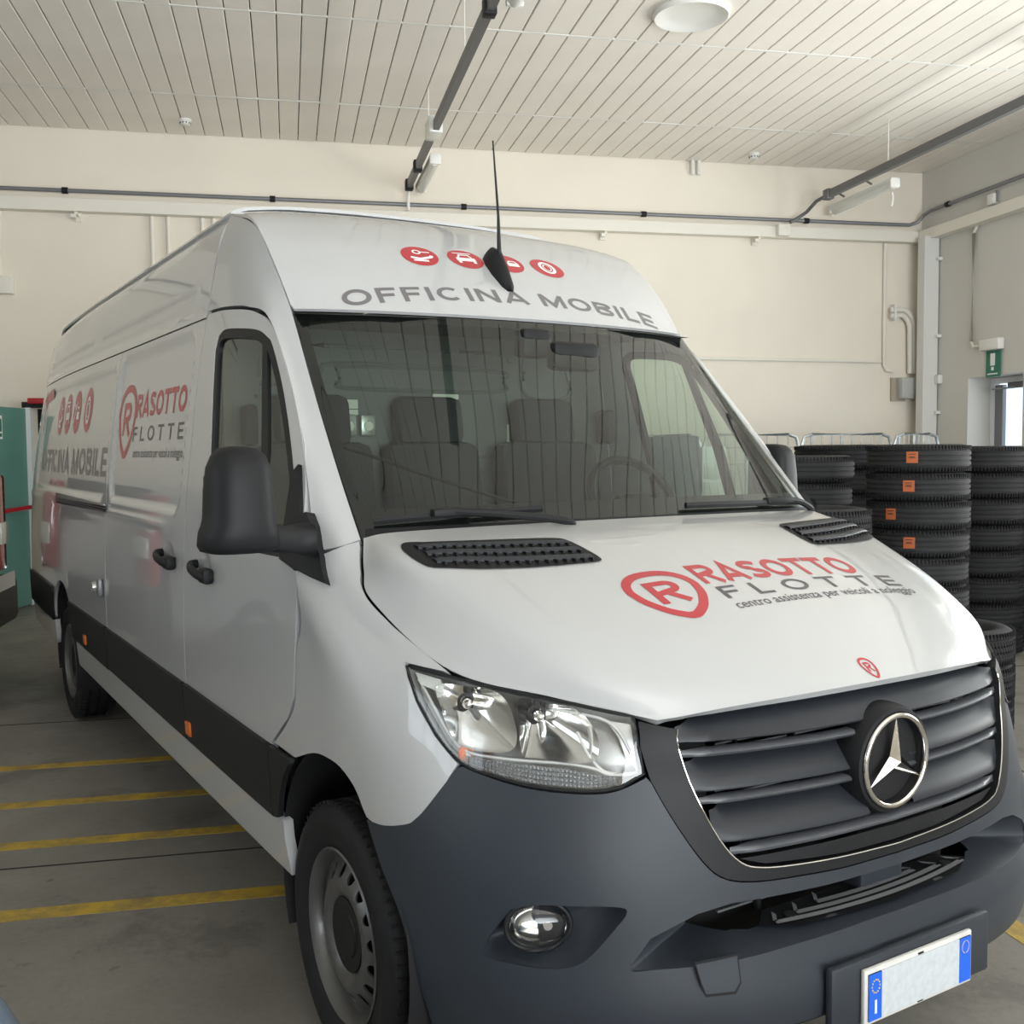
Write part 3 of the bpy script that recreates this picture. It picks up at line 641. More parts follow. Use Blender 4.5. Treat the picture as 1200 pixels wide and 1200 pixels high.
# lower air intake: scoop walls, step, dark opening and cooler
Pi = Wf(np.array(resample(inth, .25))); n = len(Pi); cz = .61
lo2 = []
for q in Pi:
    t = abs(q[0]); x = np.sign(q[0])*min(t, .40+(t-.40)*.25 if t > .40 else t); z = q[2]
    lo2.append((x, max(q[1]+.05, .12)+.02*(t > .4), .66 if z > .61 else .575))
lo1 = [((a[0]+b[0])/2, a[1]+.035, (a[2]+b[2])/2) for a, b in zip(Pi, lo2)]
V = [tuple(v) for v in Pi]+lo1+[tuple(v) for v in lo2]
mk('intake_scoop', V, [(r*n+i, r*n+(i+1) % n, (r+1)*n+(i+1) % n, (r+1)*n+i) for r in range(2) for i in range(n)], 'bumper', van)
MB().box((0, .25, .615), (.9, .02, .14)).build('intake_back', 'dark', van, smooth=False)
cooler = MB()
for z_ in np.arange(.585, .66, .014): cooler.box((0, .205, z_), (.78, .006, .005))
cooler.build('cooler_fins', 'galv', van, smooth=False)
for x_ in (-.28, .28): MB().box((x_, .19, .618), (.012, .012, .09)).build('intake_rib', 'black', van, smooth=False)
MB().box((.05, .140, .620), (.15, .06, .10), bev=.010).build('intake_pillar', 'bumper', van)
# tread plate on the bumper step
tp = [(-.36, .105), (-.27, .060), (0, .040), (.27, .060), (.36, .105), (.30, .155), (-.30, .155)]
UV, T = tri2d(tp, step=.03)
step_ = mk('step_plate', [(a, b, .582+.03*(b-.04)) for a, b in UV], T, 'black', van)
for off_, hw in ((.010, .325), (.034, .25), (.058, .17)):
    pts = []
    for x_ in np.linspace(-hw, hw, 25): pts.append((x_, .047+off_+.19*x_*x_*1.6))
    L = [(pts[0][0]+.03, pts[0][1]+.035)]+pts+[(pts[-1][0]-.03, pts[-1][1]+.035)]
    V = []; 
    for i, q in enumerate(L): V += [(q[0], q[1]-.006, .589), (q[0], q[1]+.008, .590)]
    mk('tread_rib', V, [(2*i, 2*i+2, 2*i+3, 2*i+1) for i in range(len(L)-1)], 'tread', step_)
for x_ in (-.27, .27): MB().tube([(x_, .10, .584), (x_, .10, .592)], .014, 12).build('mounting_hole', 'dark', step_)
# tow eye cover
tow = [(2.321, .561), (1.915, .567), (1.93, .515), (1.999, .498), (2.279, .500), (2.30, .52)]
panel('tow_cover_gap', van, wrap(-1), [(2.333, .566), (1.900, .572), (1.918, .512), (1.99, .492), (2.29, .494), (2.313, .517)], 'dark', step=.02, scale=(.165, 1), thick=0, off=.0127, out_ref=(0, -1, 0))
panel('tow_cover', van, wrap(-1), tow, 'bumper', step=.02, scale=(.165, 1), thick=.001, off=.0134, out_ref=(0, -1, 0))
# ---- grille surround
SI = [(0, .718), (.121, .718), (.645, .721), (1.214, .727), (1.573, .735), (1.775, .753), (1.954, .806), (2.135, .904), (2.251, .999), (2.235, 1.034)]
so_ = [(a, b+.004) for a, b in spline(SO[:-1], 4)]+[(2.56, .944), (2.645, 1.001), (2.64, 1.050)]
si_ = spline(SI, 4)
halfo = so_; halfi = si_
sur = [(-a, b) for a, b in halfo[::-1] if a > 1e-6]+halfo+halfi[::-1]+[(-a, b) for a, b in halfi if a > 1e-6]
panel('grille_surround', van, Wf, sur, 'satin', step=.02, scale=(.2, 1), thick=.05, off=.002, out_ref=(0, -1, 0))
Pq = Wf(np.array([(-a, b) for a, b in si_[::-1] if a > 1e-6]+si_)); Pq[:, 1] -= .003
MB().tube([tuple(q) for q in Pq], .0018, 6).build('surround_edge', 'chrome', van)
# ---- grille: dark backing, three blades and three thin bars on each side, emblem
GZ = [1.062, .735]
bk = [(2.3, 1.045), (2.28, .98), (2.15, .88), (1.97, .79), (1.75, .735), (0, .70), (0, 1.09), (1.6, 1.075)]
bk = bk+[(-a, b) for a, b in bk[::-1] if a > 1e-6]
panel('grille_backing', van, lambda UV: Wf(UV)+np.array([0, .11, 0]), bk, 'dark', step=.06, scale=(.2, 1), thick=0, out_ref=(0, -1, 0))
rad = MB()
for z_ in np.arange(.76, 1.03, .013): rad.box((0, .17, z_), (.86, .004, .004))
rad.build('radiator_fins', 'pipe', van, smooth=False)
def tmax(z): return float(np.interp(z, [b for a, b in sorted(SI, key=lambda q: q[1])], [a for a, b in sorted(SI, key=lambda q: q[1])]))
def bladed(name, zt, zb, prof, m, s, t0=.30, endtap=True):
    """swept profile along the front wrap; prof = list of (fraction down, set back)"""
    te = tmax((zt+zb)/2)-.02; ts = np.linspace(t0, te, 26); V = []
    for t in ts:
        f_ = (t-t0)/(te-t0); e_ = sstep(np.array((1-f_)/.16))
        for fr, dp in prof:
            z = zt+(zb-zt)*fr-(.0062*t*t*(1-fr) if zt > 1.05 else 0); q = wrap(s)(np.array([(t, z)]))[0]
            V.append((q[0], q[1]+(dp if not endtap else dp*float(e_)+.012*(1-float(e_))), q[2]))
    k = len(prof); nT = len(ts); F = [(i*k+j, i*k+j+1, (i+1)*k+j+1, (i+1)*k+j) for i in range(nT-1) for j in range(k-1)]
    return mk(name, V, F, m, van, True, None, 60)
for s in (-1, 1):
    for zt, zb in ((1.066, 1.004), (.964, .902), (.862, .794)):
        bladed('grille_blade', zt, zb, t0=0.0 if zt > 1.0 else .30, m='blade', s=s, prof=[(0, .055), (.25, .036), (.6, .016), (.93, .002), (1.0, .004), (1.03, .02), (1.0, .06)])
    for zt, zb in ((.988, .972), (.889, .874), (.781, .764)):
        bladed('grille_bar', zt, zb, [(0, .03), (.1, .008), (.5, .002), (.9, .006), (1, .03)], 'lip', s, t0=.28 if zt > .8 else 0.0, endtap=True)
    for t_ in (.9, 1.5):
        for z_ in (.935, .84): 
            q = wrap(s)(np.array([(t_, z_)]))[0]; MB().box((q[0], q[1]+.075, z_), (.006, .02, .22)).build('grille_strut', 'black', van, smooth=False)
panel('grille_base_band', van, Wf, [(-1.75, .757), (-1.5, .738), (-.6, .724), (.6, .724), (1.5, .738), (1.75, .757)], 'satin', step=.03, scale=(.2, 1), thick=.0, off=-.008, out_ref=(0, -1, 0))
ec = Vector((0, .043, .908)); ea = Vector((0, -1, -.02)).normalized()
eh = MB(); eh.lathe([(-.06, .128), (-.012, .126), (.002, .120), (.004, .112), (-.004, .104), (-.02, .10)], ec, ea, 56); hs = eh.build('emblem_housing', 'satin', van)
MB().lathe([(-.018, .101), (-.018, 0)], ec, ea, 48).build('emblem_backing', 'dark', hs)
MB().lathe([(.006+.0065*math.sin(t), .104+.0065*math.cos(t)) for t in np.linspace(0, 2*math.pi, 13)[:-1]], ec, ea, 72, closed=True).build('emblem_ring', 'chrome', hs)
V = []; F = []
for k in range(3):
    a = math.radians(90+120*k); d = Vector((math.cos(a), 0, math.sin(a))); al, ar = math.radians(90+120*k+60), math.radians(90+120*k-60)
    n0 = len(V); V += [ec+d*.101+ea*.006, ec+Vector((math.cos(al), 0, math.sin(al)))*.020+ea*.002, ec+Vector((math.cos(ar), 0, math.sin(ar)))*.020+ea*.002, ec+ea*.020]
    F += [(n0, n0+1, n0+3), (n0, n0+3, n0+2)]
mk('emblem_star', V, F, 'chrome', hs, False)
# ---- headlights
HL = [(5.414, 1.119), (4.832, 1.111), (4.04, 1.094), (3.32, 1.080), (2.66, 1.062), (2.652, 1.001), (2.585, .942), (2.854, .9195), (3.137, .911), (3.724, .913), (4.215, .924), (4.70, .940), (5.105, .989), (5.373, 1.051)]
hl_ = spline(HL[:4], 4)+[(2.69, 1.060), (2.665, 1.0), (2.61, .946)]+spline(HL[7:], 4)+[(5.425, 1.10)]
for s in (-1, 1):
    fn = wrap(s)
    hd = panel('headlight', van, fn, hl_, 'silverplastic', step=.03, scale=(.165, 1), thick=0, off=-.075, out_ref=(s*.5, -1, .2))
    # side walls of the housing
    Ph = fn(np.array(resample(hl_, .12))); _, N_, _f = surf_eval(fn, np.array(resample(hl_, .12)), (s*.5, -1, .2)); k = len(Ph)
    V = (Ph-N_*.002).tolist()+(Ph-N_*.08).tolist(); mk('housing_wall', V, [(i, (i+1) % k, k+(i+1) % k, k+i) for i in range(k)], 'silverplastic', hd)
    MB().tube((Ph-N_*.0015).tolist(), .0045, 6, closed=True).build('seal', 'satin', hd)
    # two free-form reflectors with bulbs
    dr = Vector((s*.40, -.90, .05)).normalized()
    for ol, cc in (([(5.02, 1.088), (4.60, 1.094), (4.18, 1.086), (4.03, 1.03), (4.02, .985), (4.25, .970), (4.68, .972), (4.90, 1.0), (5.02, 1.045)], (4.62, 1.055)), ([(3.95, 1.080), (3.60, 1.076), (3.28, 1.066), (3.10, 1.02), (3.10, .972), (3.35, .962), (3.70, .968), (3.92, .972), (3.98, 1.03)], (3.72, 1.045))):
        UVs = np.array(spline(ol, 4, True)); Pp, Nn, _ = surf_eval(fn, UVs, (s*.5, -1, .2)); q = Vector(fn(np.array([cc]))[0]); nb = len(Pp); V = []
        qc = np.array(q); dn = np.array(dr)
        for fr, dp in ((1.0, .014), (.93, .022), (.75, .040), (.52, .058), (.30, .070), (.16, .074)):
            V += (qc+(Pp-qc)*fr-dn*dp).tolist()
        mk('reflector_bowl', V, [(r*nb+i, r*nb+(i+1) % nb, (r+1)*nb+(i+1) % nb, (r+1)*nb+i) for r in range(5) for i in range(nb)], 'reflector', hd)
        MB().lathe([(-.076, .020), (-.066, .021), (-.064, .015), (-.072, .013)], q, dr, 24).build('bulb_ring', 'satin', hd)
        MB().lathe([(-.074, .0), (-.074, .012), (-.040, .011), (-.032, .007), (-.030, 0)], q, dr, 20).build('bulb_shield', 'chrome', hd)
    # upper outer daytime light block, inner fin and bright trim lines
    def strip_on(name, pts, wdt, m, off=-.03, par=hd):
        UVs = np.array(spline(pts, 6)); Pp, Nn, _ = surf_eval(fn, UVs, (s*.5, -1, .2)); Pp = Pp+Nn*off
        return MB().tube(Pp.tolist(), wdt, 6).build(name, m, par)
    strip_on('trim_line', [(5.36, 1.098), (5.20, 1.045), (4.98, .995), (4.70, .965), (4.2, .962), (3.5, .963), (3.15, .955), (2.95, .942), (2.66, .945)], .0035, 'frame', -.020)
    strip_on('trim_line', [(3.35, 1.03), (3.22, .985), (3.05, .952), (2.90, .943)], .0035, 'frame', -.022)
    strip_on('trim_line', [(3.6, 1.075), (3.1, 1.063), (2.9, 1.04), (2.75, .99), (2.66, .95)], .0035, 'frame', -.022)
    panel('inner_bezel', hd, fn, spline([(5.36, 1.085), (5.22, 1.045), (5.0, .995), (4.72, .968), (4.66, .950), (4.9, .965), (5.12, 1.0), (5.34, 1.055)], 3, True), 'silverplastic', step=.02, scale=(.165, 1), thick=.0, off=-.022, out_ref=(s*.5, -1, .2))
    panel('inner_bezel', hd, fn, [(3.0, 1.058), (2.72, 1.05), (2.70, .99), (2.66, .952), (2.78, .972), (2.88, 1.02)], 'silverplastic', step=.02, scale=(.165, 1), thick=.0, off=-.024, out_ref=(s*.5, -1, .2))
    panel('daytime_light', hd, fn, [(5.36, 1.112), (4.98, 1.106), (5.02, 1.078), (5.33, 1.088)], 'diffuser', step=.02, scale=(.165, 1), thick=.01, off=-.014, out_ref=(s*.5, -1, .2))
    # turn signal band: small prism ribs
    V = []; F = []
    for t in np.arange(2.72, 4.62, .045):
        zt_ = float(np.interp(t, [2.7, 3.0, 3.4, 4.2, 4.66], [.938, .938, .952, .955, .955])); zb_ = float(np.interp(t, [2.6, 2.85, 3.14, 3.72, 4.2, 4.7], [.944, .922, .914, .916, .927, .944]))
        nz = 4
        for i in range(nz):
            z0 = zb_+(zt_-zb_)*i/nz; z1 = zb_+(zt_-zb_)*(i+.9)/nz
            if z1-z0 < .003: continue
            c4 = fn(np.array([(t, z0), (t+.040, z0), (t+.040, z1), (t, z1), (t+.02, (z0+z1)/2)])); c4[:4] -= np.array([s*.4, -.9, 0])*.012; c4[4] -= np.array([s*.4, -.9, 0])*.004
            n0 = len(V); V += c4.tolist(); F += [(n0, n0+1, n0+4), (n0+1, n0+2, n0+4), (n0+2, n0+3, n0+4), (n0+3, n0, n0+4)]
    mk('turn_signal', V, F, mat('signal_prism', (.55, .56, .57), .12, metal=.7) if s < 0 else bpy.data.materials['signal_prism'], hd, False)
    q = Vector(fn(np.array([(4.62, .957)]))[0])-dr*.032; MB().lathe([(0, .0), (.006, .012), (.002, .018), (-.02, .018)], q, dr, 14).build('signal_bulb', 'orange', hd)
    panel('lens', hd, fn, hl_, 'lens', step=.03, scale=(.165, 1), thick=0, off=.001, out_ref=(s*.5, -1, .2))
# ---- front wings
FEN = spline([(4.80, 1.119), (5.255, 1.178), (5.45, 1.21), (5.585, 1.249), (5.52, 1.285), (5.36, 1.312), (5.12, 1.372)], 4)+[(5.10, 1.383)]+[(5.474, 1.373), (5.713, 1.364), (6.2, 1.345), (6.70, 1.325)]+\
      spline([(7.43, 1.23), (8.12, 1.087), (8.155, .944), (8.26, .876), (8.48, .798)], 4)+[(8.52, .782), (8.215, .778)]+spline([(8.18, .781), (7.95, .815), (7.72, .836), (7.45, .843), (7.156, .838), (6.855, .803), (6.66, .762)], 3)+\
      [(6.58, .747)]+spline(FB, 3)[::-1][1:-1]+[(4.77, .938)]+spline([(5.125, .985), (5.395, 1.048), (5.445, 1.122)], 4)+[(5.43, 1.126)]
def fender_lift(UV):
    return .010*np.exp(-(((UV[:, 0]-7.3)/1.0)**2+((UV[:, 1]-.87)/.05)**2))
for s in (-1, 1):
    panel('front_wing', van, wrap(s), FEN, 'paint', step=.024, scale=(.25, 1), thick=.016, key='wing', lift=fender_lift)
# ---- windscreen
panel('windscreen', van, wsf, [(-3.97, .08), (3.97, .08), (3.97, 2.97), (-3.97, 2.97)], 'ws', step=.09, thick=0, key='glass', out_ref=(0, -1, .6))
def ring(i0, i1): return [(-i0[0], i0[1]), (i0[0], i0[1]), (i0[0], i0[2]), (-i0[0], i0[2])], [(-i1[0], i1[1]), (i1[0], i1[1]), (i1[0], i1[2]), (-i1[0], i1[2])]
o_, i_ = ring((3.98, .06, 2.98), (3.63, .42, 2.86))
i_ = [(-3.5, .42), (3.5, .42), (3.63, .55), (3.56, 2.72), (3.4, 2.86), (-3.4, 2.86), (-3.56, 2.72), (-3.63, .55)]
panel('windscreen_border', van, wsf, o_, 'satin', holes=[i_], step=.09, thick=0, off=-.003, out_ref=(0, -1, .6))
# ---- A-pillars with the frame above the doors
for s in (-1, 1):
    panel('side_frame', van, pilf(s), [(.02, .03), (1.98, .03), (1.98, 5.99), (.02, 5.99)], 'paint', step=.08, thick=.02, key='pillar%d' % s)
    panel('pillar_trim', van, pilf(s), [(.02, .03), (1.98, .03), (1.98, 5.9), (.02, 5.9)], 'liner', step=.15, thick=0, off=-.024)
# ---- roof cap, roof
panel('roof_cap', van, capf, [(-3.90, .01), (3.90, .01), (3.97, .12), (3.98, 3.99), (-3.98, 3.99), (-3.97, .12)], 'paint', step=.10, thick=.012, key='cap', out_ref=(0, -.5, 1))
prof = [(-.785, 2.514), (-.775, 2.530), (-.72, 2.550), (-.58, 2.570), (-.30, 2.583), (0, 2.586)]; prof = prof+[(-a, b) for a, b in prof[-2::-1]]
def rooff(UV):
    a = np.array(prof); u = UV[:, 0]; x = np.interp(u, np.linspace(-1, 1, len(a)), a[:, 0]); z = np.interp(u, np.linspace(-1, 1, len(a)), a[:, 1])
    k = 1-.055*np.where(UV[:, 1] > 5, ((UV[:, 1]-5)/1.95)**2, 0); dz = -.10*sstep((UV[:, 1]-6.55)/.42)
    rib = .006*sstep((np.sin(u*22)-.2)/.5)*sstep((UV[:, 1]-2.75)/.1)*sstep((6.5-UV[:, 1])/.1)*(np.abs(u) < .7)
    return np.stack([x*k, UV[:, 1], z+dz+rib], 1)
panel('roof', van, rooff, [(-1, 2.56), (-.93, 2.44), (.93, 2.44), (1, 2.56), (1, 6.95), (-1, 6.95)], 'paint', step=.07, thick=.012, out_ref=(0, 0, 1))
# ---- sides
ARC_F = circ(1.0, .42, .415, 0, 180, 20)
DOOR = [(2.383, .57), (2.383, 2.118)]+[(y, z-.003) for y, z in spline(DOORSEAM[::-1], 3) if y < 2.37]+[(1.218, 1.335), (1.209, 1.23), (1.217, 1.087), (1.230, .95), (1.280, .880), (1.395, .798), (1.425, .775), (1.46, .57)]
WINH = [(2.085, 1.315)]+spline([(2.104, 1.536), (2.180, 1.862), (2.212, 1.985)], 3)+spline([(2.195, 2.033), (2.13, 2.05), (1.957, 2.036), (1.83, 2.018), (1.755, 1.99), (1.70, 1.955), (1.561, 1.80), (1.373, 1.548), (1.29, 1.43), (1.268, 1.36)], 3)+[(1.272, 1.325)]
def inset(poly, d):
    P = np.array(poly); n = len(P); out = []
    ar = 0.5*sum(P[i][0]*P[(i+1) % n][1]-P[(i+1) % n][0]*P[i][1] for i in range(n)); sg = 1 if ar > 0 else -1
    for i in range(n):
        a, b, c = P[i-1], P[i], P[(i+1) % n]; e1 = b-a; e2 = c-b; e1 = e1/(np.linalg.norm(e1)+1e-9); e2 = e2/(np.linalg.norm(e2)+1e-9)
        n1 = np.array([-e1[1], e1[0]])*sg; n2 = np.array([-e2[1], e2[0]])*sg; m_ = n1+n2; m_ = m_/(np.linalg.norm(m_)+1e-9); k = d/max(.4, m_@n1)
        out.append(tuple(b+m_*k))
    return out
for s in (-1, 1):
    fs = side(s, False); fc = side(s, True)
    fd = panel('front_door', van, fs, DOOR, 'paint', holes=[WINH], step=.04, thick=.02, key='door%d' % s)
    panel('window_frame', fd, fs, WINH, 'satin', holes=[inset(WINH, .032)], step=.03, thick=.02, off=-.002)
    panel('window_glass', fd, fs, inset(WINH, .028), 'win', step=.05, thick=0, off=-.010)
    qb = [(1.765, 2.0), (1.80, 2.005), (1.655, 1.62), (1.60, 1.32), (1.555, 1.32), (1.605, 1.62)]
    panel('window_bar', fd, fs, qb, 'satin', step=.04, thick=.014, off=-.004)
    panel('door_card', fd, fs, [(2.36, .60), (2.36, 1.34), (1.26, 1.34), (1.25, 1.0), (1.45, .80), (1.48, .60)], 'dash', step=.1, thick=.02, off=-.07)
    panel('door_inner_frame', fd, fs, [(y, z) for y, z in DOOR if z > 1.25]+[(2.383, 1.25)][:0], 'dash', holes=[inset(WINH, .02)], step=.06, thick=0, off=-.028) if False else None
    # handle in a shallow cup
    def handle(yc, par):
        x = s*float(S(np.array([yc]), np.array([1.22]))[0])
        cup = MB(); 
        V = []; F = []; nn = 24
        for i, (rr, dp) in enumerate(((1.0, .001), (.8, -.0005), (.0, -.001))):
            for j in range(nn):
                t = 2*math.pi*j/nn; V.append((x+s*dp, yc+.085*rr*math.cos(t), 1.222+.062*rr*math.sin(t)))
        F = [(i*nn+j, i*nn+(j+1) % nn, (i+1)*nn+(j+1) % nn, (i+1)*nn+j) for i in range(2) for j in range(nn)]
        mk('handle_cup', V, F, 'paint', par)
        pts = [(x+s*.004, yc+.085, 1.232), (x+s*.030, yc+.070, 1.230), (x+s*.042, yc+.02, 1.222), (x+s*.042, yc-.05, 1.212), (x+s*.030, yc-.10, 1.205), (x+s*.006, yc-.115, 1.203)]
        MB().tube(spline(pts, 4), .017, 10, rx=.012).build('door_handle', 'black', par)
        MB().box((x+s*.020, yc-.085, 1.207), (.036, .075, .052), bev=.01).build('lock_plate', 'black', par)
    handle(2.11, fd)
    sd = panel('sliding_door' if s < 0 else 'side_panel_front', van, fc, [(2.393, .57), (3.893, .57), (3.893, 2.115), (2.393, 2.115)], 'paint', step=.028, thick=.016, key='side%d' % s)
    if s < 0: handle(2.62, sd)
    arc = circ(5.345, .42, .43, 157, 20.5, 20)
    panel('side_panel', van, fc, [(3.905, .57), (3.905, 2.115), (6.935, 2.115), (6.935, .57)]+[(y, z) for y, z in arc[::-1]], 'paint', step=.034, thick=.016, key='side%d' % s)
    panel('upper_side', van, fc, [(2.393, 2.122), (6.935, 2.122), (6.90, 2.40), (6.84, 2.505), (2.42, 2.508), (2.40, 2.37)], 'paint', step=.034, thick=.016, key='side%d' % s)
    panel('sill', van, fs, [(1.345, .40), (1.372, .50), (1.372, .553), (4.935, .553), (4.925, .40)], 'paint', step=.06, thick=.03)
    panel('sill', van, fs, [(5.765, .40), (5.755, .553), (6.93, .553), (6.93, .40)], 'paint', step=.06, thick=.03)
    # rub strips
    fl = [(1.240, .771), (1.30, .71), (1.345, .64), (1.372, .57), (1.415, .560), (1.415, .771)]
    for nm, ol in (('rub_strip', fl), ('rub_strip', [(1.420, .560), (2.383, .560), (2.383, .771), (1.420, .771)]), ('rub_strip', [(2.393, .560), (3.893, .560), (3.893, .765), (2.393, .768)]),
                   ('rub_strip', [(3.905, .555), (4.945, .555), (4.985, .68), (5.04, .76), (3.905, .765)]), ('rub_strip', [(5.745, .555), (6.93, .555), (6.93, .775), (5.66, .775), (5.71, .68)])):
        panel(nm, van, fs, ol, 'trim', step=.045, thick=.016, off=.014)
    for yc in (2.335, 4.50):
        panel('side_marker', van, fs, [(yc-.03, .590), (yc+.03, .590), (yc+.03, .640), (yc-.03, .640)], 'orange', step=.02, thick=.008, off=.021)
    # arch liners
    for cy, r_ in ((1.0, .425), (5.345, .435)):
        V = []; pr = circ(cy, .42, r_, -25, 205, 26)
        for x in (.975, .93, .62): V += [(s*x, y, z) for y, z in pr]
        n = len(pr); mk('arch_liner', V, [(r*n+i, r*n+i+1, (r+1)*n+i+1, (r+1)*n+i) for r in range(2) for i in range(n-1)], 'dark', van)
        mk('arch_inner_wall', [(s*.62, y, z) for y, z in pr], [tuple(range(n))], 'dark', van, False)
# sliding door rail and latch on the van's right side, latch plate
for s in (-1,):
    rl = [(3.86, 1.338), (5.44, 1.322), (5.455, 1.384), (3.86, 1.372)]
    rail = panel('slide_rail', van, side(s, False), rl, 'satin', step=.05, thick=.0, off=.010)
    for z0, z1, m_ in ((1.340, 1.344, 'lip'), (1.353, 1.357, 'lip'), (1.366, 1.374, 'galv')):
        panel('rail_edge', rail, side(s, False), [(3.87, z0), (5.42, z0-.008), (5.42, z1+.004), (3.87, z1)], m_, step=.06, thick=.006, off=.017)
    lx = -1.008
    la = MB(); la.lathe([(0, .0), (.035, .0), (.035, .026), (.02, .028), (.0, .030)][::-1], (lx, 4.06, .952), (-1, 0, 0), 18); lo_ = la.build('rear_latch', 'silverplastic', van)
    MB().box((lx-.012, 3.975, .957), (.024, .06, .085), bev=.008).build('latch_plate', 'pipe', lo_)
# rear end and underbody
pr = [(float(S(np.array([6.93]), np.array([z]))[0]), z) for z in (.42, .6, .9, 1.2, 1.5, 1.8, 2.1, 2.3, 2.4)]+[(.74, 2.46), (.5, 2.485), (0, 2.49)]
ol = [(-a, b) for a, b in pr]+[(a, b) for a, b in pr[-2::-1]]
for s in (-1, 1):
    hp = [(s*a, b) for a, b in pr]+[(s*.004, .42)]; hp[-2] = (s*.004, 2.49)
    rd = panel('rear_door', van, lambda UV: np.stack([UV[:, 0], 6.955-.03*np.abs(UV[:, 0])**4, UV[:, 1]], 1), hp, 'paint', step=.12, thick=.02, out_ref=(0, 1, 0))
    MB().box((s*.90, 6.955, 1.25), (.07, .03, .55), bev=.01).build('tail_light', 'redlens', van)
MB().box((0, 6.99, .50), (1.8, .10, .16), bev=.02).build('rear_bumper', 'bumper', van)
MB().box((0, 3.6, .40), (1.22, 6.3, .16)).build('floor_pan', 'dark', van, smooth=False)
for y0, y1 in ((1.50, 4.85), (5.85, 6.9)):
    for s in (-1, 1): MB().box((s*.775, (y0+y1)/2, .46), (.33, y1-y0, .14)).build('floor_pan_side', 'dark', van, smooth=False)
# ---- wheels
def wheel(y, s, name):
    xc = s*.857; ax = Vector((s, 0, 0))
    pr = [(-.10, .225), (-.112, .26), (-.118, .295), (-.112, .325), (-.098, .340), (-.085, .345)]
    for g in (-.055, 0, .055): pr += [(g-.009, .3475), (g-.006, .338), (g+.006, .338), (g+.009, .3475)]
    pr += [(.085, .345), (.098, .340), (.112, .325), (.1185, .295), (.1175, .29), (.1135, .262), (.1125, .258), (.104, .235), (.098, .226), (.07, .224)]
    ty = MB().lathe(pr, (xc, y, .3475), ax, 96).build(name, 'rubber', van, angle=40)
    # sipes on the shoulders
    sip = MB()
    for k in range(72):
        a = 2*math.pi*k/72; d = Vector((0, math.cos(a), math.sin(a))); t = Vector((0, -math.sin(a), math.cos(a)))
        for side_ in (-1, 1): sip.box(Vector((xc, y, .3475))+d*.343+ax*(side_*.082), (.036, .006, .012), (ax, t, d))
    tag(sip.build('tread_sipe', 'dark', ty, smooth=False), kind='stuff')
    # rim: lip + barrel, dished disc with oval holes, hub cap
    rimo = MB().lathe([(.096, .226), (.104, .229), (.108, .224), (.100, .217), (.085, .212), (.070, .206), (.05, .203), (-.05, .203)], (xc, y, .3475), ax, 72).build('rim', 'rim', ty)
    outer = [(.206*math.cos(2*math.pi*k/64), .206*math.sin(2*math.pi*k/64)) for k in range(64)]
    inner = [(.098*math.cos(2*math.pi*k/40), .098*math.sin(2*math.pi*k/40)) for k in range(40)]
    holes = [inner]
    for k in range(16):
        a = 2*math.pi*(k+.5)/16; holes.append([(.168*math.cos(a)+.021*math.cos(t)*math.cos(a)-.0165*math.sin(t)*math.sin(a), .168*math.sin(a)+.021*math.cos(t)*math.sin(a)+.0165*math.sin(t)*math.cos(a)) for t in np.linspace(0, 2*math.pi, 13)[:-1]])
    pr_r = np.array([.09, .105, .125, .14, .155, .175, .19, .206]); pr_x = np.array([.078, .090, .098, .097, .090, .078, .068, .066])
    def disc(UV):
        r = np.hypot(UV[:, 0], UV[:, 1]); return np.stack([xc+s*np.interp(r, pr_r, pr_x), y+UV[:, 0], .3475+UV[:, 1]], 1)
    panel('rim_disc', ty, disc, outer, 'rim', holes=holes, step=.016, thick=.006, out_ref=(s, 0, 0))
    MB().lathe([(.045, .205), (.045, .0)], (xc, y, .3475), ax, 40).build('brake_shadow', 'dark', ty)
    MB().lathe([(.074, .100), (.088, .096), (.084, .06), (.088, .056), (.086, 0)], (xc, y, .3475), ax, 40).build('hub_cap', 'satin', ty)
wheel(1.02, -1, 'front_wheel'); wheel(1.02, 1, 'front_wheel'); wheel(5.345, -1, 'rear_wheel'); wheel(5.345, 1, 'rear_wheel')
